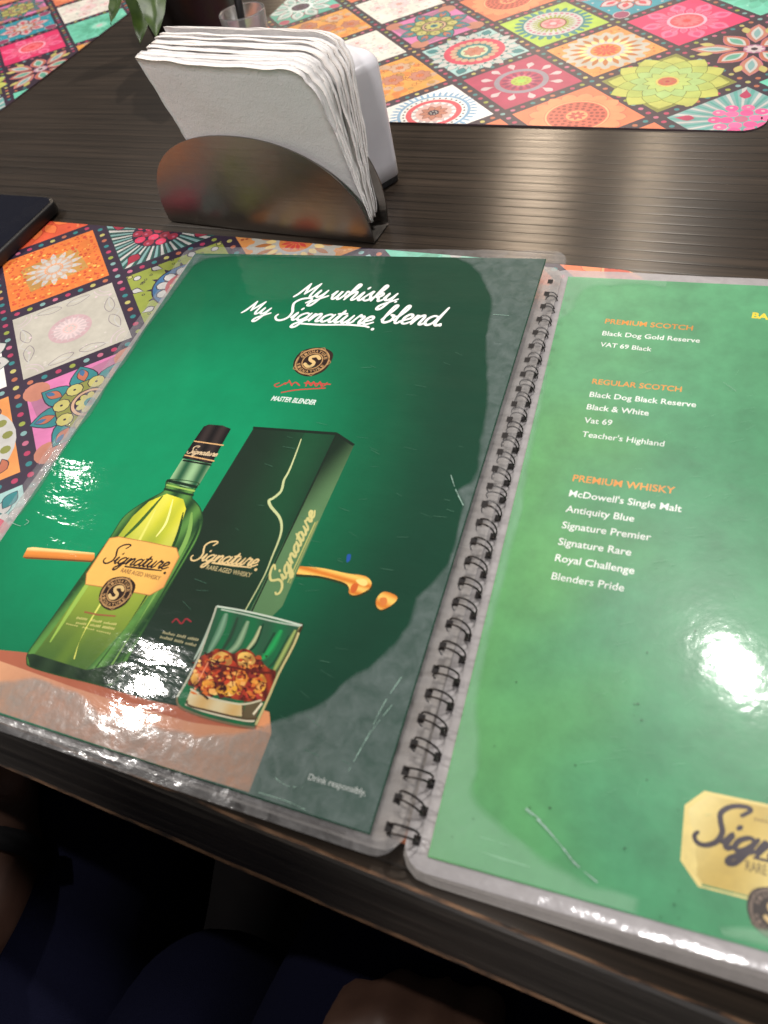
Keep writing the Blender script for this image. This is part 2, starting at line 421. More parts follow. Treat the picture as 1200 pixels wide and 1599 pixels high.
M_edge, nt, b = mat('worn dark table edge', rough=0.5)
ge = tnoise(nt, coords(nt, (14, 300, 300)), 1.0, 5, 0.65)
nt.links.new(ramp(nt, ge, [(0.3, (0.016, 0.014, 0.012)), (0.6, (0.036, 0.031, 0.026)), (0.8, (0.075, 0.062, 0.05))]), b.inputs['Base Color'])
nt.links.new(bump(nt, ge, 0.0006), b.inputs['Normal'])
M_worn, nt, b = mat('bare worn wood', rough=0.7)
gw = tnoise(nt, coords(nt, (70, 300, 300)), 1.0, 4, 0.6)
nt.links.new(ramp(nt, gw, [(0.36, (0.022, 0.018, 0.015)), (0.52, (0.16, 0.085, 0.045)), (0.75, (0.30, 0.18, 0.10))]), b.inputs['Base Color'])

M_steel, nt, b = mat('brushed steel', (0.30, 0.275, 0.25), 0.27, 1.0)
nb = tnoise(nt, coords(nt, (30, 30, 500)), 1.0, 3, 0.6)
nt.links.new(bump(nt, nb, 0.00012, 1.0, bump(nt, tnoise(nt, coords(nt), 30, 2), 0.0012)), b.inputs['Normal'])
nt.links.new(ramp(nt, tnoise(nt, coords(nt), 28, 4, 0.65), [(0.3, (0.28,) * 3), (0.75, (0.44,) * 3)]), b.inputs['Roughness'])
M_napkin, nt, b = mat('white tissue paper', lin(236, 232, 229), 0.9, spec=0.15)
b.inputs['Subsurface Weight'].default_value = 0.0
nt.links.new(bump(nt, tnoise(nt, coords(nt), 700, 4, 0.7), 0.0006, 1.0, bump(nt, tnoise(nt, coords(nt), 34, 3, 0.5), 0.0022)), b.inputs['Normal'])
M_white, nt, b = mat('white glossy plastic', lin(232, 230, 234), 0.28, coat=0.3)
nt.links.new(ramp(nt, tnoise(nt, coords(nt), 40, 2), [(0.3, lin(226, 224, 228)), (0.7, lin(238, 236, 240))]), b.inputs['Base Color'])
M_black, nt, b = mat('black plastic', (0.010, 0.010, 0.011), 0.45)
nt.links.new(bump(nt, tnoise(nt, coords(nt), 900, 2), 0.0001), b.inputs['Normal'])
M_screen, nt, b = mat('dark phone glass', (0.004, 0.005, 0.012), 0.16, coat=0.0)
nt.links.new(ramp(nt, tnoise(nt, coords(nt), 50, 4), [(0.3, (0.16,) * 3), (0.8, (0.36,) * 3)]), b.inputs['Roughness'])
M_glass, nt, b = mat('clear glass', (0.78, 0.80, 0.80), 0.18, trans=0.85, ior=1.3)
M_pot, nt, b = mat('dark glazed pot', (0.012, 0.010, 0.010), 0.4)
nt.links.new(bump(nt, tnoise(nt, coords(nt), 120, 3), 0.0003), b.inputs['Normal'])
M_soil, nt, b = mat('potting soil', (0.02, 0.014, 0.01), 0.95)
nt.links.new(bump(nt, tnoise(nt, coords(nt), 260, 4), 0.004), b.inputs['Normal'])
M_leafg, nt, b = mat('green leaf', (0.08, 0.16, 0.03), 0.4)
nt.links.new(ramp(nt, tnoise(nt, coords(nt), 90, 4), [(0.3, (0.018, 0.042, 0.006)), (0.7, (0.065, 0.11, 0.02))]), b.inputs['Base Color'])
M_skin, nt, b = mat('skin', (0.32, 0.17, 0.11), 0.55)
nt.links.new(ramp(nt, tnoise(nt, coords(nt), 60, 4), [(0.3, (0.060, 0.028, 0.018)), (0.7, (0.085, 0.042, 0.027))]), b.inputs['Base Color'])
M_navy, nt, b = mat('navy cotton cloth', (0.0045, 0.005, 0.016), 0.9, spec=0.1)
nt.links.new(bump(nt, tnoise(nt, coords(nt, (1, 1, 1)), 1400, 2), 0.0006), b.inputs['Normal'])
M_floor, nt, b = mat('dark tiled floor', (0.02, 0.018, 0.017), 0.8, spec=0.05)
nt.links.new(ramp(nt, tnoise(nt, coords(nt), 6, 4), [(0.3, (0.004, 0.004, 0.004)), (0.7, (0.009, 0.008, 0.008))]), b.inputs['Base Color'])

# ------------------------------------------------------------------ floor and table
fl = obj('floor', [(-4, -4, -0.76), (4, -4, -0.76), (4, 4, -0.76), (-4, 4, -0.76)], [(0, 1, 2, 3)], M_floor, None, False)
fl['kind'] = 'structure'

table = thing('dining_table', 'long dark wooden table with a ribbed top and a worn front edge', 'table', (0, 0, -0.76))
TX0, TX1, TY0, TY1 = -1.0, 1.05, -0.236, 0.90
TH = math.radians(-1.3)                       # the front edge runs a touch off square
def ey(x): return math.tan(TH) * (x - 0.36)
vs, fs = grid(lambda a, c: (TX0 + (TX1 - TX0) * a, (TY0 + ey(TX0 + (TX1 - TX0) * a)) * (1 - c) + TY1 * c, 0.0), 8, 6)
mb = MB(); mb.add(vs, fs)
mb.add([(TX0, TY0 + ey(TX0), -.034), (TX1, TY0 + ey(TX1), -.034), (TX1, TY1, -.034), (TX0, TY1, -.034)], [(0, 3, 2, 1)])
mb.add([(TX0, TY1, -.034), (TX1, TY1, -.034), (TX1, TY1, 0), (TX0, TY1, 0)], [(0, 3, 2, 1)])
for X in (TX0, TX1):
    mb.add([(X, TY0 + ey(X), -.034), (X, TY1, -.034), (X, TY1, 0), (X, TY0 + ey(X), 0)], [(0, 1, 2, 3)])
top_o = mb.build('tabletop', M_table, table, False)
uvl = top_o.data.uv_layers.new(name='UVMap')
for lp in top_o.data.loops:
    co = top_o.data.vertices[lp.vertex_index].co; uvl.data[lp.index].uv = (co.x, co.y)
# moulded front edge: ridge, slope, worn nose
prof = [(0.0, 0.0, 0), (-0.0012, 0.0006, 1), (-0.0024, -0.0003, 0), (-0.0045, -0.004, 0), (-0.0075, -0.011, 0), (-0.0105, -0.019, 0), (-0.0128, -0.0252, 1), (-0.0138, -0.0268, 0), (-0.0132, -0.031, 0), (-0.009, -0.034, 0), (0.02, -0.034, 0)]
mb = MB(); nx = 220
rn = random.Random(3)
for j in range(len(prof) - 1):
    vs = []
    for i in range(nx + 1):
        x = TX0 + (TX1 - TX0) * i / nx
        for q in (prof[j], prof[j + 1]):
            wv = noise.noise(Vector((x * 35, q[0] * 300, 0))) * (0.0004 if q[2] else 0.00015)
            vs.append((x, TY0 + ey(x) + q[0] + wv, q[1] + wv * 0.6))
    mb.add(vs, [(2 * i, 2 * i + 1, 2 * i + 3, 2 * i + 2) for i in range(nx)], 1 if j == 6 or j == 0 else 0)
mb.build('edge_moulding', [M_edge, M_worn], table, False)
for (x, y) in ((-0.9, -0.12), (0.95, -0.15), (-0.9, 0.8), (0.95, 0.8)):
    m_ = MB(); h = 0.03
    vs = [(x + sx_ * h, y + sy_ * h, z) for z in (-0.76, -0.0345) for sx_, sy_ in ((-1, -1), (1, -1), (1, 1), (-1, 1))]
    m_.add(vs, [(0, 1, 5, 4), (1, 2, 6, 5), (2, 3, 7, 6), (3, 0, 4, 7), (0, 3, 2, 1), (4, 5, 6, 7)])
    m_.build('leg', M_edge, table, False)

# ------------------------------------------------------------------ placemats
INK = lin(40, 22, 50)
HD = 56.5
C = {k: tuple((x * .90 + .10 * (lin(v)[0] + lin(v)[1] + lin(v)[2]) / 3) * .63 for x in lin(v)) for k, v in dict(pink=(226, 46, 110), magenta=(222, 30, 105), rose=(240, 120, 160), pale=(252, 226, 228), cream=(236, 230, 212),
     white=(240, 238, 232), teal=(30, 160, 165), mint=(110, 205, 175), aqua=(150, 208, 205), dteal=(30, 105, 95), lime=(184, 200, 64), olive=(168, 172, 70),
     orange=(232, 140, 52), amber=(240, 176, 72), coral=(232, 126, 84), salmon=(238, 150, 120), red=(214, 46, 66), crimson=(200, 26, 70), blue=(60, 130, 185),
     plum=(52, 24, 56), mauve=(218, 132, 176), grey=(178, 168, 182), peach=(250, 200, 160), brown=(140, 80, 50), yellow=(236, 226, 120)).items()}
DOTC = [C['teal'], C['yellow'], C['pink'], C['aqua'], C['pink'], C['coral'], C['teal'], C['rose'], C['lime']]

def tile(P, kind, x, y, q):
    """one diamond of the mat; x, y centre, q half diagonal of the coloured part (mm)"""
    def sq(col, L=1, k=1.0): P.poly([(x + q * k, y), (x, y + q * k), (x - q * k, y), (x, y - q * k)], col, L)
    R_ = q * 0.70; rd = random.Random(sum(map(ord, kind)) + int(x * 3 + y * 7))
    def fleck(n, cols, s0, s1, L=2, rmin=0.0):
        for _ in range(n):
            a, b_ = rd.uniform(-1, 1), rd.uniform(-1, 1)
            px, py = x + (a + b_) / 2 * q * 0.94, y + (a - b_) / 2 * q * 0.94
            if math.hypot(px - x, py - y) < rmin * q: continue
            P.disc(px, py, rd.uniform(s0, s1), rd.choice(cols), L + rd.random(), 7)
    def arcs(n, col, L, r_, wd=0.6, rad=10):
        for k in range(n):
            a = 2 * math.pi * (k + .5) / n
            pts = [(x + r_ * math.cos(a) + rad * math.cos(a + t), y + r_ * math.sin(a) + rad * math.sin(a + t)) for t in np.linspace(-2.2, 2.2, 12)]
            P.stroke(pts, wd, col, L, False)
    def corner_fans(col, out, L=2):
        for k in range(4):
            a = k * math.pi / 2; cx_, cy_ = x + q * .98 * math.cos(a), y + q * .98 * math.sin(a)
            for j in range(-2, 3):
                b_ = a + math.pi + j * .32
                pts = [(cx_ + t * math.cos(b_) + 0 * t, cy_ + t * math.sin(b_)) for t in (3, 9, 15)]
                P.stroke(pts, [0.4, 2.4, 0.3], col, L, False)
            P.ring(cx_, cy_, 15.5, 16.3, out, L + 1, 60)
    if kind == 'cream':
        sq(C['cream']); corner = lin(208, 190, 196)
        for k in range(4):
            a = k * math.pi / 2; cx_, cy_ = x + q * .93 * math.cos(a), y + q * .93 * math.sin(a)
            for rr in (7, 10.5): P.stroke([(cx_ + rr * math.cos(a + math.pi + t), cy_ + rr * math.sin(a + math.pi + t)) for t in np.linspace(-.78, .78, 14)], .7, corner, 2, False)
            for j in (-1, 1):
                b_ = a + math.pi + j * .62
                lx, ly = cx_ + 24 * math.cos(b_), cy_ + 24 * math.sin(b_)
                P.stroke(catmull([(cx_ + 14 * math.cos(b_), cy_ + 14 * math.sin(b_)), (lx + 3.5 * math.cos(b_ + 1.5), ly + 3.5 * math.sin(b_ + 1.5)), (cx_ + 31 * math.cos(b_), cy_ + 31 * math.sin(b_)), (lx - 3.5 * math.cos(b_ + 1.5), ly - 3.5 * math.sin(b_ + 1.5))], 5, True), .45, lin(130, 118, 128), 3, False)
                P.stroke(catmull([(cx_ + 12 * math.cos(b_), cy_ + 12 * math.sin(b_)), (lx, ly), (cx_ + 32 * math.cos(b_ + .2 * j), cy_ + 32 * math.sin(b_ + .2 * j))], 6), .8, C['white'], 2, False)
        fleck(30, [lin(206, 200, 190), lin(216, 196, 200)], .5, 1.3, 2, .5)
        P.disc(x, y, 14, lin(222, 200, 200), 4); P.ring(x, y, 11, 14.5, lin(200, 168, 172), 5)
        P.petals(x, y, 18, 6, 13.5, 1.8, C['pale'], 6); P.disc(x, y, 5, lin(226, 190, 186), 8); P.dots(x, y, 8, 3, .9, C['white'], 9)
    elif kind == 'orangeflower':
        sq(lin(226, 122, 52)); P.poly([(x - q * .55, y - q * .12), (x + .0 * q, y - q * .55), (x + q * .55, y + q * .12), (x, y + q * .55)], C['amber'], 2)
        fleck(420, [lin(212, 84, 44), lin(232, 140, 64), lin(196, 70, 40)], .5, 1.4, 3, .40)
        fleck(60, [lin(240, 190, 90)], .5, 1.5, 4, .40)
        P.petals(x, y, 14, 9, 21, 4.4, C['white'], 6, kind='leaf'); P.disc(x, y, 14, C['peach'], 8)
        P.petals(x, y, 14, 5, 13.5, 3.2, C['white'], 9); P.ring(x, y, 6, 7, lin(226, 160, 120), 11); P.disc(x, y, 4.5, C['white'], 12); P.dots(x, y, 14, 17.5, .9, lin(236, 170, 130), 12)
    elif kind == 'berries':
        sq(C['dteal'])
        n = 44
        for k in range(n):
            a0, a1 = 2 * math.pi * k / n, 2 * math.pi * (k + .56) / n
            def edge(a, s_=0.99): t = s_ * q / (abs(math.cos(a)) + abs(math.sin(a))); return (x + t * math.cos(a), y + t * math.sin(a))
            P.poly([(x + 14 * math.cos(a0), y + 14 * math.sin(a0)), edge(a0), edge(a1), (x + 14 * math.cos(a1), y + 14 * math.sin(a1))], C['white'] if k % 2 else C['aqua'], 2)
            P.stroke([(x + 14 * math.cos(a0), y + 14 * math.sin(a0)), edge(a0)], .7, INK, 3, False)
        for k in range(4):
            a = k * math.pi / 2; P.petals(x + q * .80 * math.cos(a), y + q * .80 * math.sin(a), 1, -6, 9, 9, C['crimson'], 4, ph=(a + math.pi) / (2 * math.pi), out=INK, kind='drop')
        P.disc(x, y, 21, INK, 6, 28)
        bc = [C['crimson'], lin(226, 60, 100)]
        for rr, n_ in ((16.5, 11), (9.5, 7)):
            P.dots(x, y, n_, rr, 4.1, bc, 7, .3)
        P.disc(x, y, 4.4, C['crimson'], 7, 12); P.dots(x, y, 11, 17.5, 1.2, C['rose'], 8, .3); P.dots(x, y, 7, 10.5, 1.2, C['rose'], 8, .3)
    elif kind == 'raysberries':
        sq(C['aqua']); n = 44
        for k in range(n):
            a0, a1 = 2 * math.pi * k / n, 2 * math.pi * (k + .5) / n
            def edge(a, s_=0.99): t = s_ * q / (abs(math.cos(a)) + abs(math.sin(a))); return (x + t * math.cos(a), y + t * math.sin(a))
            P.poly([(x + 14 * math.cos(a0), y + 14 * math.sin(a0)), edge(a0), edge(a1), (x + 14 * math.cos(a1), y + 14 * math.sin(a1))], C['white'] if k % 2 else lin(86, 160, 150), 2)
        for k in range(4):
            a = k * math.pi / 2; P.petals(x + q * .80 * math.cos(a), y + q * .80 * math.sin(a), 1, -6, 9, 8, C['pink'], 4, ph=(a + math.pi) / (2 * math.pi), kind='drop')
        for rr, n_ in ((17, 10), (9.5, 6)): P.dots(x, y, n_, rr, 4.6, [lin(240, 110, 160), lin(232, 90, 150)], 6, .2)
        P.disc(x, y, 4.5, C['rose'], 7); P.dots(x, y, 10, 18, 1.3, C['pale'], 8, .2)
    elif kind == 'limeflower':
        sq(C['lime'])
        P.disc(x, y, 24, INK, 3, 40); P.petals(x, y, 14, 22, 28, 4, INK, 3, kind='tri'); P.disc(x, y, 23, C['blue'], 5, 40); P.disc(x, y, 17.5, INK, 6, 40)
        P.petals(x, y, 11, 12, 21, 7.5, C['white'], 7, out=INK, kind='round'); P.disc(x, y, 14.5, C['red'], 9, 30); P.dots(x, y, 9, 10, 1.6, C['yellow'], 10); P.disc(x, y, 5, C['yellow'], 10); P.disc(x, y, 3, C['blue'], 11)
        for k in range(8):
            a = 2 * math.pi * (k + .5) / 8; r_ = 33 if k % 2 == 0 else 33
            P.petals(x + r_ * math.cos(a), y + r_ * math.sin(a), 1, -4, 5, 5, C['white'], 3, ph=rd.random(), out=INK, kind='drop', ow=.9)
        for k in range(4):
            a = math.pi * k / 2
            for dq, s_ in ((40, 2.4), (46, 1.6)): P.disc(x + dq * math.cos(a), y + dq * math.sin(a), s_ + .6, INK, 3, 12); P.disc(x + dq * math.cos(a), y + dq * math.sin(a), s_, C['white'] if dq == 40 else C['yellow'], 4, 12)
        for k in range(22):
            a = rd.uniform(0, 6.28); r_ = rd.uniform(29, 36); P.ring(x + r_ * math.cos(a), y + r_ * math.sin(a), .7, 1.2, INK, 2, 9)
    elif kind in ('mauvestar',):
        sq(lin(212, 120, 170)); 
        for k in range(4):
            a = math.pi / 4 + k * math.pi / 2; P.poly([(x, y), (x + q * .99 * math.cos(a - math.pi / 4), y + q * .99 * math.sin(a - math.pi / 4)), (x + q * .62 * math.cos(a), y + q * .62 * math.sin(a))], C['mauve'], 2)
            cx_, cy_ = x + q * .82 * math.cos(k * math.pi / 2), y + q * .82 * math.sin(k * math.pi / 2)
            P.disc(cx_, cy_, 8.5, C['salmon'], 3.5, 14)
            for j in range(4): P.ring(cx_ + rd.uniform(-5, 5), cy_ + rd.uniform(-5, 5), 1.2, 1.7, lin(170, 90, 90), 3, 9)
        P.petals(x, y, 8, 8, 36, 17, C['teal'], 4, out=INK, kind='leaf', ow=.8)
        P.petals(x, y, 8, 21, 33, 6.5, C['coral'], 6, out=INK, ow=.5)
        P.petals(x, y, 8, 26, 33, 3.4, C['blue'], 8)
        P.disc(x, y, 21, INK, 9, 36); P.disc(x, y, 20.3, C['olive'], 10, 36)
        P.dots(x, y, 8, 17.5, 5.6, INK, 11, .5); P.dots(x, y, 8, 17.5, 5, C['yellow'], 12, .5); P.dots(x, y, 8, 17.5, .9, INK, 13, .5)
        P.disc(x, y, 12, INK, 14, 30); P.disc(x, y, 11.3, C['peach'], 15, 30); P.disc(x, y, 9.5, INK, 16, 30); P.petals(x, y, 9, 2.5, 9, 4.4, C['yellow'], 17, kind='round'); P.disc(x, y, 3.6, C['teal'], 19); P.disc(x, y, 1.6, INK, 20)
    elif kind == 'whitemandala':
        sq(lin(236, 234, 228)); 
        for r0, r1, n_, col, ou in ((26, 40, 12, C['white'], C['dteal']), (18, 31, 12, C['white'], C['red']), (12, 24, 12, C['white'], lin(70, 60, 80)), (5, 14, 10, C['aqua'], lin(70, 60, 80))):
            P.petals(x, y, n_, r0, r1, 13 if r0 > 15 else 7, col, 3 + int(40 - r0) // 3 * 2, ph=.5 * (n_ % 2), out=ou, ow=.6)
        P.dots(x, y, 12, 33, 1.4, INK, 24); P.dots(x, y, 12, 22, 1.2, INK, 24, .5); P.disc(x, y, 4, C['red'], 25); P.disc(x, y, 2, INK, 26)
        for k in range(4):
            a = k * math.pi / 2; P.ring(x + q * .8 * math.cos(a), y + q * .8 * math.sin(a), 2.6, 3.3, INK, 3, 14); P.disc(x + q * .8 * math.cos(a), y + q * .8 * math.sin(a), 1.2, C['blue'], 3, 8)
    elif kind in ('orangefloral',):
        sq(lin(232, 160, 74)); fleck(60, [C['amber'], lin(220, 130, 60), C['peach']], 2, 5, 2)
        for k in range(5):
            a = 2 * math.pi * k / 5 + .4; r_ = 0 if k == 4 else 24; cx_, cy_ = x + r_ * math.cos(a), y + r_ * math.sin(a)
            P.petals(cx_, cy_, 7, 3, 10, 6, C['peach'] if k % 2 else C['salmon'], 4, out=lin(150, 84, 40), kind='round', ow=.5); P.disc(cx_, cy_, 3.4, lin(200, 90, 50), 6, 12); P.dots(cx_, cy_, 6, 2, .5, C['yellow'], 7)
        for k in range(40):
            a = rd.uniform(0, 6.28); r_ = rd.uniform(8, 34); P.ring(x + r_ * math.cos(a), y + r_ * math.sin(a), 2.0, 2.5, lin(140, 80, 40), 3, 10)
    elif kind == 'redorange':
        sq(lin(224, 88, 52)); P.petals(x, y, 12, 12, 30, 9, lin(236, 120, 60), 2, out=lin(190, 50, 30)); P.disc(x, y, 13, lin(200, 60, 40), 4); P.petals(x, y, 10, 4, 12, 4, C['amber'], 5)
        fleck(80, [lin(240, 140, 80), lin(200, 60, 40)], .6, 1.6, 2, .6)
    elif kind == 'orangetile':
        sq(lin(226, 140, 56)); fleck(120, [C['amber'], lin(214, 110, 50)], .8, 2.5); P.petals(x, y, 12, 8, 20, 5, C['peach'], 4); P.disc(x, y, 10, C['amber'], 6); P.petals(x, y, 8, 2, 9, 3, C['white'], 7)
    elif kind == 'orangedots':
        sq(lin(230, 150, 80)); P.ring(x, y, 26, 36, C['white'], 2, 30); P.dots(x, y, 16, 31, 3.2, C['olive'], 3); P.petals(x, y, 9, 6, 25, 13, C['amber'], 4, out=INK, kind='round'); P.disc(x, y, 8, C['salmon'], 6)
        for k in range(4):
            a = k * math.pi / 2
            for j in (-1, 0, 1): P.petals(x + q * .8 * math.cos(a), y + q * .8 * math.sin(a), 1, 0, 9, 4, C['coral'], 3, ph=(a + math.pi + j * .6) / 6.283, out=INK)
    elif kind == 'limering':
        sq(lin(172, 204, 72)); P.petals(x, y, 26, 24, 35, 5, C['teal'], 3, kind='round'); P.disc(x, y, 28, C['teal'], 5, 40); P.disc(x, y, 26, C['white'], 6, 40)
        P.dots(x, y, 26, 22.5, 1.7, C['rose'], 7); P.petals(x, y, 26, 12, 20, 2.4, C['lime'], 7); P.disc(x, y, 14, C['lime'], 9, 30); P.disc(x, y, 12, C['brown'], 10, 30); P.disc(x, y, 10.6, lin(232, 150, 150), 11, 30); P.petals(x, y, 6, 1, 9, 5, lin(206, 110, 120), 12); P.disc(x, y, 3, C['pale'], 14)
    elif kind == 'pinkflower':
        sq(lin(226, 42, 104)); P.petals(x, y, 8, 18, 37, 13, lin(240, 110, 150), 2, ph=0.5, out=C['rose'], kind='leaf', ow=.4); P.petals(x, y, 8, 24, 34, 6, lin(226, 60, 120), 4, ph=.5)
        P.petals(x, y, 16, 14, 25, 5, lin(238, 90, 130), 5, out=lin(244, 150, 180), ow=.4); P.ring(x, y, 13.5, 16, lin(248, 170, 190), 8); P.disc(x, y, 13.5, lin(236, 80, 96), 9, 30); P.petals(x, y, 12, 3, 12, 4, lin(240, 110, 120), 10, out=lin(220, 60, 80), ow=.4); P.disc(x, y, 3, lin(220, 60, 70), 12)
    elif kind == 'redring':
        sq(lin(160, 200, 196)); P.petals(x, y, 20, 26, 40, 8, C['white'], 2, out=lin(40, 110, 110), ow=.7); P.disc(x, y, 30, lin(40, 110, 110), 4, 40); P.petals(x, y, 20, 22, 31, 7, C['white'], 5, ph=.5, kind='round')
        P.ring(x, y, 19, 27, lin(206, 60, 90), 7, 44); P.petals(x, y, 18, 15, 22, 6, C['peach'], 8, kind='round'); P.ring(x, y, 12, 15, C['teal'], 10); P.disc(x, y, 12, lin(200, 210, 170), 11, 30); P.petals(x, y, 8, 2, 10, 5, C['salmon'], 12, out=lin(150, 80, 70), ow=.5); P.disc(x, y, 2.5, C['coral'], 14)
        for k in range(4):
            a = k * math.pi / 2; P.petals(x + q * .97 * math.cos(a), y + q * .97 * math.sin(a), 1, 3, 15, 8, C['teal'], 3, ph=(a + math.pi) / 6.283, out=INK, ow=.5)
    elif kind == 'creamflower':
        sq(lin(226, 150, 80)); fleck(140, [lin(180, 90, 50), lin(238, 180, 110)], .6, 1.4, 2, .45); P.petals(x, y, 18, 22, 36, 8, C['cream'], 3, kind='round'); P.disc(x, y, 31, C['cream'], 5, 40)
        P.petals(x, y, 18, 17, 30, 4.2, C['orange'], 6); P.petals(x, y, 18, 14, 23, 4.6, lin(250, 220, 150), 8, ph=.5); P.ring(x, y, 12.5, 15, C['white'], 10); P.disc(x, y, 12.5, lin(230, 140, 70), 11, 30); P.petals(x, y, 12, 3, 11, 3, lin(216, 70, 60), 12); P.disc(x, y, 3.4, lin(226, 90, 70), 14)
    elif kind == 'plumpetals':
        sq(C['plum']); 
        for k in range(4):
            a = math.pi / 4 + k * math.pi / 2; P.petals(x, y, 1, 6, 34, 17, C['coral'], 3, ph=a / 6.283, out=C['rose'], ow=.8); P.petals(x, y, 1, 9, 31, 11, C['white'], 5, ph=a / 6.283); P.petals(x, y, 1, 12, 28, 7, C['mint'], 7, ph=a / 6.283)
            a = k * math.pi / 2; P.petals(x, y, 1, 12, 46, 15, C['salmon'], 3, ph=a / 6.283, out=C['rose'], ow=.8); P.petals(x, y, 1, 16, 42, 9, C['white'], 5, ph=a / 6.283); P.petals(x, y, 1, 20, 38, 5, C['aqua'], 7, ph=a / 6.283)
            for j in (-1, 1):
                b_ = a + j * .24; P.petals(x, y, 1, 30, 42, 6, C['yellow'], 9, ph=b_ / 6.283, out=lin(180, 120, 90), ow=.5)
        P.disc(x, y, 8, C['mauve'], 11); P.petals(x, y, 8, 1, 7.5, 4, C['pale'], 12); P.disc(x, y, 2.5, C['plum'], 14)
    elif kind == 'pinkwhite':
        sq(C['magenta']); P.petals(x, y, 12, 22, 34, 6.4, C['pale'], 3, kind='drop'); P.ring(x, y, 17.5, 22, C['grey'], 5); P.dots(x, y, 24, 19.7, .9, lin(150, 130, 160), 6)
        P.petals(x, y, 14, 10, 17, 3.4, lin(130, 14, 80), 6); P.petals(x, y, 14, 6, 12, 2.4, C['rose'], 8, ph=.5); P.disc(x, y, 8.5, lin(170, 190, 70), 10); P.dots(x, y, 9, 5.5, 1.1, C['lime'], 11); P.disc(x, y, 3, lin(150, 200, 80), 12)
    elif kind == 'olive':
        sq(C['olive']); ol = lin(112, 118, 44); lg = lin(190, 194, 96)
        for r0, r1, n_, wd, col in ((24, 44, 12, 18, lg), (18, 36, 12, 15, lin(176, 190, 96)), (12, 28, 12, 11, lin(166, 196, 120)), (6, 18, 12, 7, lin(180, 200, 110))):
            P.petals(x, y, n_, r0, r1, wd, col, 2 + int(44 - r1) // 2, ph=.5 * ((r0 // 6) % 2), out=ol, ow=.6)
        P.disc(x, y, 8.5, lin(220, 190, 100), 22); P.disc(x, y, 7, C['coral'], 23); P.dots(x, y, 8, 4.6, 1.2, lin(200, 80, 70), 24); P.disc(x, y, 1.6, C['red'], 24)
        for k in range(4):
            a = k * math.pi / 2
            for j in (.72, .82, .91):
                w_ = (1 - j) * q
                P.stroke([(x + q * j * math.cos(a) - w_ * .8 * math.sin(a), y + q * j * math.sin(a) + w_ * .8 * math.cos(a)), (x + q * (j + (1 - j) * .55) * math.cos(a), y + q * (j + (1 - j) * .55) * math.sin(a)), (x + q * j * math.cos(a) + w_ * .8 * math.sin(a), y + q * j * math.sin(a) - w_ * .8 * math.cos(a))], .6, ol, 3, False)
    elif kind == 'coral':
        sq(lin(228, 122, 84)); P.petals(x, y, 16, 20, 36, 12, lin(238, 146, 100), 2, out=lin(186, 86, 80), kind='round', ow=.45); P.disc(x, y, 24, lin(206, 96, 76), 4, 40); P.ring(x, y, 22, 23.5, lin(240, 170, 120), 5, 60)
        for rr, n_ in ((19, 22), (15, 18), (11, 14)): P.dots(x, y, n_, rr, 1.5, lin(150, 60, 50), 6)
        P.disc(x, y, 8, lin(236, 160, 110), 7); P.petals(x, y, 8, 1, 7, 3, lin(190, 80, 70), 8)
    elif kind == 'whitering':
        sq(lin(238, 236, 230)); P.petals(x, y, 40, 28, 36, 2.6, lin(130, 170, 200), 2); P.ring(x, y, 27, 29.5, lin(130, 170, 200), 4, 40); P.dots(x, y, 30, 24.5, 1.0, INK, 5); P.ring(x, y, 18, 22.5, lin(222, 84, 96), 6, 40); P.petals(x, y, 16, 12, 19, 5, C['pale'], 7, out=INK, kind='tri', ow=.4); P.disc(x, y, 14.5, lin(226, 180, 170), 9, 30); P.petals(x, y, 9, 3, 12, 5, C['salmon'], 10, out=INK, ow=.4); P.disc(x, y, 4.5, INK, 12); P.dots(x, y, 6, 2.5, .7, C['white'], 13)
    elif kind == 'whitefloral':
        sq(lin(232, 228, 216)); fleck(70, [lin(206, 200, 190), lin(226, 190, 190), lin(196, 206, 196)], .8, 2.4)
        for k in range(4):
            a = k * math.pi / 2 + .4; cx_, cy_ = x + 22 * math.cos(a), y + 22 * math.sin(a); P.petals(cx_, cy_, 6, 2, 9, 5, lin(240, 214, 210), 3, out=lin(180, 170, 168), ow=.4); P.disc(cx_, cy_, 2, lin(206, 150, 150), 5)
        P.petals(x, y, 10, 3, 13, 5, lin(238, 206, 206), 3, out=lin(190, 170, 170), ow=.4); P.disc(x, y, 3, lin(210, 160, 150), 5)
    elif kind == 'tealflower':
        sq(lin(24, 150, 168)); P.petals(x, y, 8, 10, 30, 13, C['pale'], 3, out=C['crimson'], ow=1.2); P.petals(x, y, 8, 14, 25, 6, lin(206, 70, 90), 5); P.disc(x, y, 14, C['coral'], 7, 24); P.petals(x, y, 8, 3, 13, 6, C['white'], 8, ph=.5, out=lin(170, 60, 80), ow=.6); P.disc(x, y, 4.5, lin(220, 150, 110), 10); P.dots(x, y, 8, 33, 1.2, C['white'], 3, .5)
        for k in range(4):
            a = k * math.pi / 2; P.petals(x + q * .98 * math.cos(a), y + q * .98 * math.sin(a), 1, 0, 15, 13, lin(150, 60, 100), 3, ph=(a + math.pi) / 6.283, out=C['pale'], ow=.9, kind='round')
    elif kind == 'mint':
        sq(lin(110, 204, 176)); P.petals(x, y, 14, 18, 36, 10, lin(96, 190, 160), 2, out=lin(120, 196, 176), ow=.5); P.petals(x, y, 14, 10, 24, 7, lin(80, 170, 140), 4, ph=.5); P.disc(x, y, 9, lin(150, 214, 190), 6); P.disc(x, y, 4, C['white'], 7); fleck(60, [lin(90, 180, 150), lin(150, 216, 190)], .8, 2, 2, .6)
    elif kind == 'tealblack':
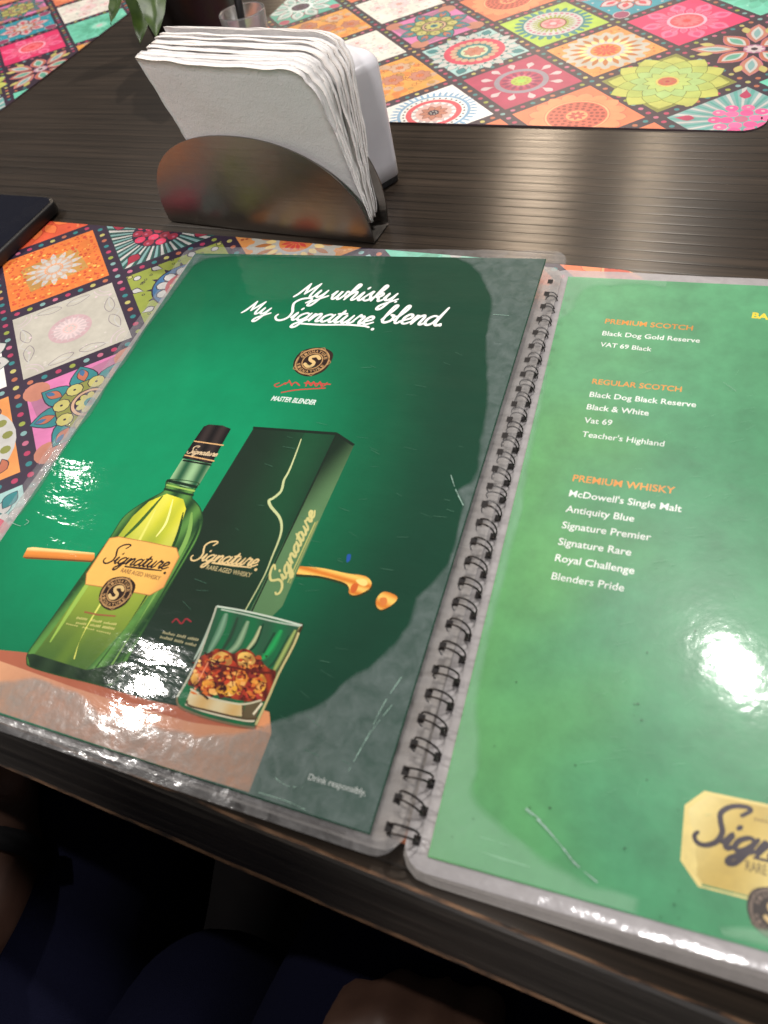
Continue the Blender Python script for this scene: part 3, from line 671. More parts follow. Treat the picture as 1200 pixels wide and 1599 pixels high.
        sq(lin(90, 190, 170)); P.petals(x, y, 10, 12, 36, 13, lin(206, 226, 220), 3, out=lin(150, 50, 80), ow=.9); P.petals(x, y, 10, 16, 29, 6, lin(150, 200, 190), 5, out=lin(170, 90, 110), ow=.5); P.disc(x, y, 14, lin(210, 226, 222), 7, 30); P.disc(x, y, 10, INK, 8, 26); P.petals(x, y, 10, 4, 9, 3, lin(80, 60, 90), 9)
        for k in range(4):
            a = k * math.pi / 2; P.disc(x + q * .82 * math.cos(a), y + q * .82 * math.sin(a), 6, lin(200, 90, 120), 2, 12)
    else: sq(C['coral'])

def placemat(label, lat0, rot, rect, tiles, rng, lift, jit=0.0, group='patterned placemats on the table', other='coral', cornerr=18):
    """lat0: world xy of lattice node (0,0); rect: x0,x1,y0,y1 in mm in the lattice frame"""
    x0, x1, y0, y1 = rect; cr = cornerr
    out = []
    for (cx_, cy_, a0) in ((x1 - cr, y0 + cr, -90), (x1 - cr, y1 - cr, 0), (x0 + cr, y1 - cr, 90), (x0 + cr, y0 + cr, 180)):
        for k in range(7):
            a = math.radians(a0 + 15 * k); out.append((cx_ + cr * math.cos(a), cy_ + cr * math.sin(a)))
    c_, s_ = math.cos(rot), math.sin(rot)
    def base(u, v, z): return (lat0[0] + (u * c_ - v * s_) / 1000, lat0[1] + (u * s_ + v * c_) / 1000, z)
    def surf(u, v, o): return base(u, v, lift(u, v) + 0.0013 + o)
    mid = base((x0 + x1) / 2, (y0 + y1) / 2, 0)
    t = thing('placemat', label, 'placemat', mid, group)
    P = Print(out)
    bd = 5.2
    P.poly(out, lin(44, 26, 52), 0)
    for (i, j) in rng:
        if (i + j) % 2 == 0: continue
        cx_, cy_ = i * HD, j * HD
        if cx_ + HD < x0 or cx_ - HD > x1 or cy_ + HD < y0 or cy_ - HD > y1: continue
        tile(P, tiles.get((i, j), other), cx_, cy_, HD - bd * 1.414)
    n = 0
    for (i, j) in rng:
        if (i + j) % 2: continue
        for (di, dj) in ((1, 1), (1, -1)):
            for k in range(9):
                tt = (k + .0) / 9; u, v = (i + di * tt) * HD, (j + dj * tt) * HD
                if x0 + 2 < u < x1 - 2 and y0 + 2 < v < y1 - 2 and (k or di * dj > 0):
                    P.disc(u, v, 2.0, DOTC[(k * 4 + i * 2 + j) % 9], 2, 9)
    # print, cut fine enough to follow the lift of the sheet
    P.build('printed_face', surf, M_mat, t, 6e-6)
    # the sheet below
    m_ = MB(); nb_ = len(out)
    top = [base(u, v, lift(u, v) + 0.00125) for u, v in out]; bot = [base(u, v, max(0.0002, lift(u, v) + 0.0002)) for u, v in out]
    m_.add(top + bot, [tuple(range(nb_))] + [tuple(range(2 * nb_ - 1, nb_ - 1, -1))] + [(k, nb_ + k, nb_ + (k + 1) % nb_, (k + 1) % nb_) for k in range(nb_)])
    m_.build('vinyl_sheet', mat('mat vinyl', lin(90, 74, 80), 0.5)[0], t, False)
    return t
RNG = [(i, j) for i in range(-5, 11) for j in range(-8, 9)]
farT = {(1, 0): 'mauvestar', (3, 0): 'limering', (5, 0): 'pinkflower', (2, -1): 'redring', (4, -1): 'creamflower', (6, -1): 'plumpetals', (3, -2): 'pinkwhite', (5, -2): 'olive',
        (4, -3): 'coral', (6, -3): 'raysberries', (2, -3): 'whitering', (1, -2): 'orangefloral', (0, -1): 'whitefloral', (-1, 0): 'orangefloral', (0, 1): 'whitefloral', (2, 1): 'coral',
        (4, 1): 'tealflower', (6, 1): 'mint', (-2, 1): 'tealblack', (7, -2): 'mint', (7, 0): 'orangefloral', (5, 2): 'whitefloral', (3, 2): 'mauvestar', (1, 2): 'tealblack', (-1, -2): 'orangedots', (0, -3): 'redring', (-2, -1): 'pinkwhite'}
nearT = {(1, 0): 'cream', (0, 1): 'orangeflower', (1, 2): 'berries', (2, 1): 'limeflower', (2, -1): 'mauvestar', (1, -2): 'orangedots', (0, -1): 'whitemandala', (-1, 0): 'orangetile', (-1, 2): 'redorange',
         (3, 0): 'coral', (3, 2): 'creamflower', (4, 1): 'redring', (4, -1): 'olive', (3, -2): 'limering', (5, 0): 'pinkwhite', (5, 2): 'mint', (0, -3): 'pinkwhite', (2, -3): 'redring', (4, -3): 'tealflower'}
flat = lambda u, v: 0.0
placemat('patterned placemat with a cream rosette tile, lying under the green menu and the phone', (0.0019, 0.0010), math.radians(-0.6), (-190, 400, -222, 112), nearT, RNG, flat)
placemat('patterned placemat across the table behind the white shaker, with pink and olive mandala tiles', (0.1018583, 0.46679898), -0.0168, (-140, 356, -186, 190), farT, RNG, flat)
placemat('patterned placemat in the far left corner of the table with teal and red tiles', (-0.5957, 0.4410), math.radians(-0.5), (-140, 358, -172, 190),
         farT, RNG, flat, cornerr=30)

# ------------------------------------------------------------------ the spiral bound menu
PW, PH = 222.4487, 292.8404                                       # printed page, mm
def rx(a): return Matrix.Rotation(a, 3, 'X')
LM = Matrix.Rotation(0.02125598, 3, 'Z') @ Matrix.Rotation(0.0675402, 3, 'X') @ Matrix.Rotation(-0.0578595, 3, 'Y')
LO = Vector((0.1355152, -0.2321219, 0.0030000))
def SL(u, v, o=0.0):                                              # left page, mm -> world
    return LO + LM @ Vector((u / 1000, v / 1000, o))
RBL = Vector(at(668, 1338, 0.010)); RTL = Vector((0.3632, 0.0645, 0.0254))
RBR = RBL + Vector((0.985, 0.037, 0.167)) * (PW / 1000); RTR = RTL + Vector((0.999, 0.046, 0.009)) * (PW / 1000)
RN = (RBR - RBL).cross(RTL - RBL).normalized()
def SR(u, v, o=0.0):                                              # right page
    a, b = u / PW, v / PH
    return (RBL * (1 - a) + RBR * a) * (1 - b) + (RTL * (1 - a) + RTR * a) * b + RN * o
def inv(surf, px):                                                # photo pixel -> mm on a page
    q = np.array([100.0, 150.0]); px = np.array(px, float)
    for _ in range(12):
        e = proj(surf(*q)) - px
        J = np.array([(proj(surf(q[0] + 1, q[1])) - px - e), (proj(surf(q[0], q[1] + 1)) - px - e)]).T
        q = q - np.linalg.solve(J, e)
    return (float(q[0]), float(q[1]))
LP = lambda *px: inv(SL, px)
RP = lambda *px: inv(SR, px)
def Z(P, ox, oy, k, F=LP): return [F(ox + p[0] * k, oy + p[1] * k) for p in P]
Z5 = lambda P: Z(P, 20, 640, 0.53333)                             # tracing scale of the bottle picture
ZG = lambda P: Z(P, 260, 940, 0.2)                                # tracing scale of the tumbler picture

menu = thing('menu_book', 'open spiral bound drinks menu with green laminated pages', 'menu', (0.36, -0.08, 0))

# ---- left page artwork
P = Print()
def green(u, v):
    g0, g1, g2 = lin(0, 140, 92), lin(0, 102, 66), lin(8, 60, 42)
    dd = math.hypot((u - 62) / 120, (v - 130) / 150)
    c = mixc(g0, g1, sm(0.35, 0.9, dd)); c = mixc(c, g2, sm(0.75, 1.32, dd + 0.10 * (u - 100) / 100))
    return c
vs, fs = grid(lambda a, b: (a * PW, b * PH), 44, 56)
P.v += [(p[0], p[1], 0) for p in vs]; P.c += [green(*p) for p in vs]; P.f += fs
# plinth under the bottle
O1, O2, O3, O4 = lin(216, 160, 118), lin(196, 140, 112), lin(160, 88, 68), lin(216, 156, 108)
px = lambda L: [LP(*p) for p in L]
P.gpoly(px([(-150, 1000), (42, 1019), (150, 1046), (300, 1085), (421, 1112), (424, 1146), (389, 1237), (256, 1197), (0, 1112), (-144, 1066)]), lambda u, v: mixc(O1, O2, sm(10, 90, u)), 1, 5)
P.gpoly(px([(291, 1123), (424, 1146), (389, 1237), (256, 1197)]), lambda u, v: mixc(lin(200, 146, 118), lin(188, 132, 98), sm(120, 180, u)), 2, 5)
P.poly(px([(-150, 1000), (42, 1019), (150, 1046), (300, 1085), (421, 1112), (424, 1140), (378, 1138), (299, 1128), (200, 1100), (120, 1075), (40, 1046), (0, 1032), (-150, 1008)]), lin(170, 98, 74), 3)
P.poly(px([(410, 1108), (421, 1112), (424, 1145), (400, 1140)]), lin(222, 150, 104), 4)
# golden stroke of the brush
GA, GB = lin(246, 190, 84), lin(204, 116, 40)
sw = Z5([(44, 404), (60, 402), (140, 409), (240, 419), (240, 442), (140, 436), (60, 432), (30, 431)])
sa, sb = Z5([(40, 418), (235, 430)])
def swf(u, v):
    t = (u - sa[0]) / (sb[0] - sa[0]); d_ = v - (sa[1] + (sb[1] - sa[1]) * t)
    return mixc(mixc(lin(150, 80, 30), lin(226, 140, 62), sm(-4.2, .3, d_)), lin(252, 214, 140), sm(.6, 2.2, d_) * (1 - sm(2.8, 4.4, d_)))
P.gpoly(sw, swf, 1, 1.0)
P.poly(Z5([(30, 431), (60, 432), (140, 436), (240, 442), (240, 447), (120, 440), (40, 436)]), lin(110, 70, 34), 1.5)
sw2 = Z5(catmull([(815, 458), (860, 459), (910, 464), (980, 479), (1030, 486), (1050, 503), (1046, 522), (1020, 538), (998, 543), (985, 536), (985, 522), (975, 508), (940, 496), (890, 485), (815, 478)], 5, True))
def gold(u, v):
    e = LPG(u, v); return e
def goldfn(u, v):
    t = sm(100, 140, u); k = 0.5 + 0.5 * math.sin(v * 1.4 + u * .12); return mixc(lin(250, 200, 100), lin(214, 124, 44), k)
P.gpoly(Z5(catmull([(815, 466), (860, 468), (910, 473), (980, 486), (1030, 494), (1052, 510), (1049, 528), (1022, 544), (998, 548), (984, 540), (984, 526), (972, 514), (940, 503), (890, 492), (815, 486)], 5, True)), lambda u, v: lin(40, 54, 26), 1, 3)
P.gpoly(sw2, goldfn, 2, 1.6)
P.poly(Z5(catmull([(990, 520), (1000, 508), (1012, 512), (1006, 530), (994, 536)], 5, True)), lin(206, 100, 44), 3)
P.poly(Z5(catmull([(1006, 498), (1030, 496), (1040, 508), (1030, 516), (1014, 510)], 5, True)), lin(252, 216, 128), 3)
P.poly(Z5(catmull([(1085, 537), (1112, 541), (1127, 556), (1112, 574), (1082, 590), (1063, 580), (1063, 558)], 5, True)), lin(30, 50, 26), 1)
P.gpoly(Z5(catmull([(1085, 533), (1112, 538), (1127, 551), (1112, 570), (1082, 585), (1066, 576), (1066, 553)], 5, True)), lambda u, v: goldfn(u * 2, v * .7), 2, 1.4)
P.poly(Z5(catmull([(1076, 552), (1094, 550), (1096, 566), (1080, 574)], 5, True)), lin(214, 124, 60), 3)
P.poly(Z5(catmull([(980, 425), (990, 424), (988, 440), (978, 446)], 5, True)), lin(30, 80, 160), 1)
# gift box
def boxfront(u, v):
    t = sm(104, 150, u + (v - 100) * -0.05); c = mixc(lin(22, 42, 30), lin(22, 74, 46), t * sm(40, 160, v)); return mixc(c, lin(40, 62, 52), sm(70, 20, v) * .8)
P.gpoly(Z5([(708, 50), (828, 59), (950, 68), (700, 590), (640, 720), (590, 890), (400, 850), (225, 800), (300, 660), (440, 480), (555, 300)]), boxfront, 4, 4)
sil = [(845, 86), (826, 138), (808, 182), (795, 205), (786, 238), (764, 258), (751, 266), (757, 284), (780, 312), (788, 340), (782, 375), (760, 430), (735, 490), (680, 590)]
sils = Z5(catmull(sil, 5))
P.gpoly(Z5(sil + [(700, 590), (800, 380), (950, 68), (860, 62)]), lambda u, v: mixc(lin(20, 74, 46), lin(16, 44, 30), sm(135, 160, u)), 5, 3)
P.stroke(sils, [0.5 + .9 * math.sin(math.pi * min(1, i / (len(sils) * .9))) for i in range(len(sils))], lin(196, 206, 150), 7)
P.gpoly(Z5([(950, 68), (1001, 101), (905, 310), (790, 575), (755, 610), (690, 600)]), lambda u, v: mixc(lin(14, 38, 24), lin(88, 126, 84), sm(-.1, 1.1, ((u - 131) - (v - 100) * .40) / 16)), 6, 2.2)
P.poly(Z5([(705, 49), (950, 66), (1003, 101), (996, 106), (946, 74), (703, 55)]), lin(16, 34, 24), 8)
P.stroke(Z5([(948, 72), (820, 340), (700, 590)]), .8, lin(14, 32, 22), 8)
# bottle
BTL = [(455, 205), (448, 224), (440, 240), (400, 262), (360, 286), (322, 318), (285, 375), (215, 470), (130, 590), (72, 672), (45, 712), (42, 735), (52, 752), (130, 776), (215, 796), (262, 806), (300, 800), (336, 735), (400, 620), (500, 450), (540, 380), (556, 330), (551, 292), (536, 270), (525, 256), (538, 226), (545, 215), (500, 206)]
dk = lin(16, 46, 26)
P.gpoly(Z5(catmull(BTL, 4, True)), lambda u, v: mixc(lin(24, 60, 34), lin(96, 150, 70), .45 + .45 * math.sin(u * .55 - v * .13)), 9, 3)
front = [(452, 246), (500, 262), (508, 290), (480, 380), (430, 500), (330, 640), (215, 762), (150, 750), (64, 716), (150, 600), (240, 470), (305, 376), (352, 312), (400, 268)]
def liquid(u, v):
    c = mixc(lin(70, 104, 46), lin(150, 170, 60), sm(25, 70, v)); c = mixc(c, lin(226, 220, 58), sm(72, 116, v))
    w = math.sin((u - v * .18) * .34 + 1.0); c = mixc(c, lin(120, 150, 50), .35 * max(0, -w)); return mixc(c, lin(240, 234, 120), .32 * max(0, w) * sm(60, 100, v))
P.gpoly(Z5(front), liquid, 11, 2.2)
for (L_, w_, c_) in (([(310, 380), (200, 540), (110, 680)], 2.2, lin(150, 186, 80)), ([(420, 290), (350, 420), (215, 640), (180, 730)], 1.5, lin(226, 226, 110)), ([(500, 300), (470, 400), (370, 580), (240, 760)], 1.6, lin(30, 66, 30)),
                     ([(525, 300), (505, 390), (400, 570), (270, 780)], 2.4, lin(126, 170, 84)), ([(546, 320), (530, 380), (420, 570), (300, 770)], 1.3, lin(26, 60, 32)), ([(440, 252), (372, 330), (322, 378)], 2.0, lin(60, 96, 40)), ([(470, 262), (450, 330), (420, 372)], 1.2, lin(250, 244, 150))):
    P.stroke(Z5(catmull(L_, 6)), [w_ * (.3 + .7 * math.sin(math.pi * i / 12)) for i in range(len(catmull(L_, 6)))], c_, 13, False)
bo = Z5(catmull(BTL, 4, True)); P.stroke(bo + bo[:1], .5, lin(34, 70, 38), 14, False)
P.gpoly(Z5([(42, 716), (60, 714), (216, 762), (300, 745), (336, 735), (300, 800), (262, 808), (215, 797), (130, 777), (52, 753)]), lambda u, v: mixc(lin(22, 44, 28), lin(40, 62, 40), .5 + .5 * math.sin(u * .5)), 15, 3)
P.gpoly(Z5([(498, 143), (583, 158), (545, 222), (528, 232), (455, 212)]), lambda u, v: mixc(lin(30, 84, 56), lin(150, 190, 140), .5 + .5 * math.sin(u * .62)), 16, 1.2)
for (a, b, w_, c_) in (((455, 207), (538, 226), 1.6, lin(14, 40, 24)), ((446, 232), (528, 250), 1.2, lin(20, 50, 28)), ((500, 148), (580, 162), 1.0, lin(12, 30, 20)), ((452, 220), (532, 238), .9, lin(150, 190, 90))): P.stroke(Z5([a, b]), w_, c_, 18)
P.gpoly(Z5([(560, 49), (575, 43), (615, 46), (639, 56), (612, 104), (583, 158), (497, 141), (530, 92)]), lambda u, v: mixc(lin(20, 16, 18), lin(54, 44, 42), .5 + .5 * math.sin(u * .8 + .8)), 17, 1.5)
for a, b in (((533, 92), (617, 104)), ((505, 133), (590, 150))): P.stroke(Z5([a, b]), .7, lin(226, 178, 120), 19)
P.script('Signature', *Z5([(512, 126), (596, 137)]), lin(216, 190, 150), 19, .26, .8)
# label
LAB = Z5([(285, 376), (312, 372), (400, 388), (480, 405), (488, 430), (442, 520), (402, 543), (300, 524), (214, 511), (217, 480)])
P.gpoly(LAB, lambda u, v: mixc(lin(240, 186, 96), lin(226, 150, 92), sm(96, 106, u - (v - 80) * .18)), 20, 3)
P.stroke(LAB + LAB[:1], .45, lin(190, 128, 70), 22, False)
SIGB = lin(46, 32, 30)
T = P.script('Signature', *Z5([(268, 446), (450, 467)]), SIGB, 23, .2, .85)
P.stroke(Z5([(330, 459), (390, 466), (436, 471)]), [.8, 1, .6], SIGB, 23); P.disc(*Z5([(446, 478)])[0], .7, SIGB, 23, 10)
P.line_text('RARE AGED WHISKY', *Z5([(316, 475), (430, 500)]), lin(120, 74, 52), 23, .01, 2.2)
def seal(P, c, rx_, L, rot=0.0, dark=lin(44, 28, 22), gold_=lin(180, 140, 92), words=True, F=None):
    x, y = c
    P.poly(catmull([(x + rx_ * (1 + .06 * math.sin(k * 2.1) + .05 * (k % 2)) * math.cos(k * .6283), y + rx_ * (1 + .06 * math.sin(k * 1.7)) * math.sin(k * .6283)) for k in range(10)], 4, True), dark, L)
    P.ring(x, y, rx_ * .82, rx_ * .90, gold_, L + 1, 36); P.ring(x, y, rx_ * .50, rx_ * .56, gold_, L + 1, 30)
    P.ring(x, y, rx_ * .97, rx_ * 1.03, mixc(dark, gold_, .7), L + 1, 5)
    if words:
        for a0, wd_, up in ((90, 'SIGNATURE', 1), (270, 'SIGNATURE', -1)):
            for k, ch in enumerate(wd_):
                a = math.radians(a0 - up * (k - 4) * 17); r_ = rx_ * (.60 if up > 0 else .78)
                cx_, cy_ = x + r_ * math.cos(a), y + r_ * math.sin(a); tx, ty = (math.sin(a), -math.cos(a)) if up > 0 else (-math.sin(a), math.cos(a))
                hw = rx_ * .075
                P.line_text(ch, (cx_ - tx * hw, cy_ - ty * hw), (cx_ + tx * hw, cy_ + ty * hw), gold_, L + 2, .03, rx_ * .17)
    s_ = rx_ * .2
    P.stroke(catmull([(x + 1.6 * s_, y + 1.0 * s_), (x + .6 * s_, y + 1.8 * s_), (x - .9 * s_, y + 1.3 * s_), (x - .6 * s_, y + .3 * s_), (x + .6 * s_, y - .4 * s_), (x + .5 * s_, y - 1.5 * s_), (x - .6 * s_, y - 1.8 * s_), (x - 1.6 * s_, y - 1.1 * s_)], 5), s_ * .9, mixc(gold_, lin(236, 206, 140), .6), L + 3)
seal(P, Z5([(304, 535)])[0], 8.4, 25)
for yq in ((188, 612, 305, 632, .9), (186, 626, 300, 645, .9), (158, 628, 290, 658, .5)):
    a, b = Z5([(yq[0], yq[1]), (yq[2], yq[3])]); rd = random.Random(int(yq[1])); n_ = 22
    for k in range(n_):
        if k in (6, 7, 14): continue
        t = k / n_; q = (a[0] + (b[0] - a[0]) * t, a[1] + (b[1] - a[1]) * t); P.stroke([q, (q[0] + .3, q[1] + yq[4] * rd.uniform(.7, 1.3))], .55, lin(206, 200, 120), 23, False)
P.stroke(Z5([(212, 592), (250, 600), (300, 604)]), .8, lin(150, 96, 60), 23)
# lettering on the box
CRE = lin(224, 196, 140)
P.script('Signature', *Z5([(524, 438), (712, 459)]), CRE, 10, .2, .88)
P.stroke(Z5([(585, 448), (640, 455), (698, 462)]), [.8, 1, .6], CRE, 10); P.disc(*Z5([(712, 468)])[0], .7, CRE, 10, 10)
P.line_text('RARE AGED WHISKY', *Z5([(566, 466), (696, 491)]), lin(196, 180, 130), 10, .01, 2.3)
P.script('Signature', *Z5([(780, 536), (888, 300)]), lin(206, 198, 130), 10, .2, .55)
P.stroke(Z5([(806, 505), (886, 330)]), .5, lin(190, 186, 110), 10)
P.stroke(Z5([(812, 508), (893, 326)]), .35, lin(170, 170, 100), 10)
for yq in ((440, 655, 545, 678), (432, 668, 538, 694)):
    a, b = Z5([(yq[0], yq[1]), (yq[2], yq[3])]); rd = random.Random(yq[1])
    for k in range(20):
        if k in (7, 13): continue
        t = k / 20; q = (a[0] + (b[0] - a[0]) * t, a[1] + (b[1] - a[1]) * t); P.stroke([q, (q[0] + .25, q[1] + rd.uniform(.7, 1.3))], .5, lin(176, 170, 130), 10, False)
P.stroke(Z5(catmull([(468, 622), (480, 612), (494, 626), (508, 612), (522, 620)], 5)), .7, lin(150, 40, 50), 10)
# tumbler
GO = [(395, 35), (1060, 180), (1000, 330), (880, 560), (790, 770), (720, 900), (690, 985), (540, 960), (300, 900), (110, 820), (80, 745), (160, 620), (260, 420), (340, 200)]
P.gpoly(ZG(GO), lambda u, v: mixc(lin(40, 84, 60), lin(18, 104, 62), .5 + .5 * math.sin(u * .5 + v * .14)), 26, 3)
for (L_, w_, c_) in (([(470, 90), (420, 230), (330, 400)], 4, lin(120, 160, 130)), ([(560, 120), (500, 280), (430, 390)], 2.4, lin(36, 60, 44)), ([(640, 150), (560, 330), (480, 400)], 3.4, lin(140, 170, 134)), ([(740, 190), (690, 300), (610, 400)], 2.2, lin(190, 196, 150)), ([(760, 170), (700, 330), (640, 390)], 1.5, lin(16, 50, 32)),
                     ([(900, 220), (820, 360), (750, 450)], 4, lin(30, 160, 84)), ([(850, 240), (760, 400)], 2.0, lin(20, 60, 40)), ([(1010, 220), (900, 430), (840, 540)], 2.6, lin(160, 178, 100)), ([(960, 260), (860, 450), (790, 520)], 1.6, lin(24, 70, 44)), ([(370, 110), (300, 290), (220, 450)], 1.5, lin(190, 206, 190))):
    q = catmull(L_, 6) if len(L_) > 2 else L_
    for s_, tq in ((1.0, .45), (.55, .75), (.25, 1.0)):
        P.stroke(ZG(q), [s_ * .9 * w_ * (.45 + .55 * math.sin(math.pi * (i + .5) / len(q))) for i in range(len(q))], mixc(lin(26, 84, 56), c_, tq), 28 + 1.5 * (1 - s_), False)
WH = [(170, 640), (205, 550), (245, 445), (330, 400), (395, 368), (470, 382), (530, 405), (600, 366), (660, 385), (735, 460), (800, 520), (860, 555), (800, 740), (770, 775), (640, 778), (470, 745), (300, 690), (220, 665)]
P.gpoly(ZG(catmull(WH, 4, True)), lambda u, v: mixc(lin(74, 22, 20), lin(170, 60, 34), .5 + .5 * math.sin(u * 1.1 + v * .8)), 30, 1.5)
rd = random.Random(11)
for (cx_, cy_, rx_, ry_, c0) in ((430, 450, 95, 60, (226, 176, 90)), (620, 460, 80, 70, (240, 196, 100)), (300, 560, 70, 60, (214, 82, 44)), (440, 590, 80, 80, (206, 70, 40)), (480, 690, 90, 50, (240, 176, 60)), (330, 640, 60, 36, (236, 160, 60)), (590, 600, 45, 90, (232, 150, 56)), (740, 630, 46, 80, (244, 180, 66)), (640, 690, 50, 60, (196, 60, 46)), (230, 600, 36, 50, (226, 170, 80)), (690, 560, 50, 40, (150, 50, 40)), (720, 720, 30, 40, (206, 70, 60)), (520, 500, 40, 40, (190, 60, 36)), (560, 720, 50, 34, (170, 46, 50))):
    pts = [(cx_ + rx_ * rd.uniform(.75, 1.1) * math.cos(k * .7854), cy_ + ry_ * rd.uniform(.75, 1.1) * math.sin(k * .7854)) for k in range(8)]
    cc = lin(*c0); k0 = rd.uniform(0, 6); P.gpoly(ZG(catmull(pts, 4, True)), lambda u, v, cc=cc, k0=k0: mixc(cc, mixc(cc, lin(120, 36, 24), .65), .5 + .5 * math.sin(u * .55 - v * .5 + k0)), 32 + rd.random() * 3, 1.3)
for k in range(150):
    x, y = rd.uniform(215, 780), rd.uniform(430, 740); r0 = rd.uniform(10, 34); a0 = rd.uniform(0, 6.3)
    pts = [(x + r0 * rd.uniform(.5, 1.3) * math.cos(a0 + q * 1.2566), y + r0 * rd.uniform(.4, 1.0) * math.sin(a0 + q * 1.2566)) for q in range(5)]
    ca, cb = rd.choice([(lin(212, 84, 40), lin(120, 34, 24)), (lin(240, 168, 70), lin(206, 96, 40)), (lin(96, 28, 24), lin(50, 16, 18)), (lin(224, 120, 50), lin(150, 46, 34)), (lin(250, 206, 120), lin(226, 140, 60))])
    cm = sum(p[0] for p in pts) / 5
    P.poly(ZG(pts), mixc(ca, cb, rd.random()), 35.5 + rd.random() * 1.4)
for k in range(60):
    x, y = rd.uniform(220, 790), rd.uniform(400, 740); a = rd.uniform(0, 3.14); l = rd.uniform(12, 46)
    q = [(x, y), (x + l * math.cos(a), y + l * math.sin(a)), (x + 1.7 * l * math.cos(a + .7), y + 1.7 * l * math.sin(a + .7))]
    P.stroke(ZG(q), [.2, .75, .2], rd.choice([lin(60, 18, 18), lin(40, 14, 16), lin(120, 30, 26), lin(250, 210, 130)][:4 if k % 4 == 0 else 3]), 37 + rd.random(), False)
P.stroke(ZG(catmull([(330, 468), (450, 500), (560, 520), (700, 548), (860, 556)], 5)), .9, lin(96, 30, 22), 39, False)
for (q, c_, w_) in (([(330, 470), (250, 620)], lin(240, 150, 110), .5),):
    P.stroke(ZG(q), w_, c_, 39, False)
P.gpoly(ZG([(195, 685), (300, 740), (440, 780), (600, 805), (600, 895), (440, 880), (170, 800), (160, 770)]), lambda u, v: mixc(lin(214, 200, 160), lin(206, 170, 110), .5 + .5 * math.sin(u * .45)), 33, 2)
P.gpoly(ZG([(620, 800), (740, 770), (720, 860), (690, 925), (600, 910)]), lambda u, v: lin(96, 84, 60), 33, 3)
for (q, c_, w_) in (([(190, 680), (300, 735), (440, 775), (600, 800), (745, 768)], lin(206, 200, 170), .7), ([(230, 700), (280, 720), (330, 760)], lin(60, 46, 30), .9), ([(165, 770), (180, 810), (330, 850), (600, 912), (715, 910)], lin(80, 64, 44), .8), ([(150, 800), (320, 862), (600, 925), (690, 930)], lin(214, 206, 180), .7), ([(395, 35), (600, 70), (840, 125), (1060, 185)], lin(200, 214, 196), .8), ([(430, 60), (600, 95), (850, 155), (1040, 190)], lin(170, 190, 170), .7),
                    ([(395, 35), (340, 200), (260, 420), (160, 620), (85, 745)], lin(176, 180, 160), .9), ([(1055, 180), (1000, 330), (880, 560), (790, 770), (700, 960)], lin(196, 186, 130), 1.0), ([(1035, 200), (975, 340), (860, 560)], lin(80, 84, 50), .7), ([(85, 745), (110, 820), (300, 900), (540, 960), (690, 985)], lin(120, 104, 80), .8), ([(600, 800), (600, 910)], lin(90, 74, 52), .9), ([(750, 790), (680, 880)], lin(230, 220, 190), .9), ([(1040, 175), (1060, 185), (1035, 240)], lin(60, 50, 30), 1.1)):
    q = catmull(q, 5) if len(q) > 2 else q; P.stroke(ZG(q), w_, c_, 41, False)
# slogan
WHT = lin(246, 246, 242)
P.script('My whisky.', LP(462, 464), LP(622, 472), WHT, 2, .205, .95, .22)
P.script('My ', LP(380, 489), LP(424, 493), WHT, 2, .215, .95, .2)
P.script('Signature', LP(432, 498), LP(579, 507), WHT, 2, .205, .86, .2)
P.stroke([LP(*q) for q in catmull([(468, 505), (500, 507), (540, 507), (568, 509), (576, 511)], 5)], 1.3, WHT, 2); P.disc(*LP(582, 514), 1.0, WHT, 2, 10)
P.script('blend.', LP(593, 503), LP(692, 509), WHT, 2, .2, .95, .2)
seal(P, LP(488, 564), 10.6, 2)
RED = lin(196, 70, 62)
for q in ([(436, 598), (429, 601), (434, 604), (446, 598)], [(446, 600), (452, 596), (456, 600), (462, 597), (468, 602)], [(452, 594), (456, 602)], [(478, 603), (481, 595), (486, 602), (490, 596), (494, 603), (500, 597), (505, 603), (511, 598)], [(476, 598), (516, 600)], [(500, 596), (503, 605)], [(440, 613), (462, 609), (490, 607), (508, 606)]):
    P.stroke([LP(*p) for p in catmull(q, 5)], .75, RED, 2)
P.line_text('MASTER BLENDER', LP(423, 625), LP(492, 632), lin(220, 232, 224), 2, .03, 3.2, .2)
P.line_text('Drink responsibly.', LP(481, 1217), LP(571, 1243), lin(226, 230, 226), 2, .01)
left = P

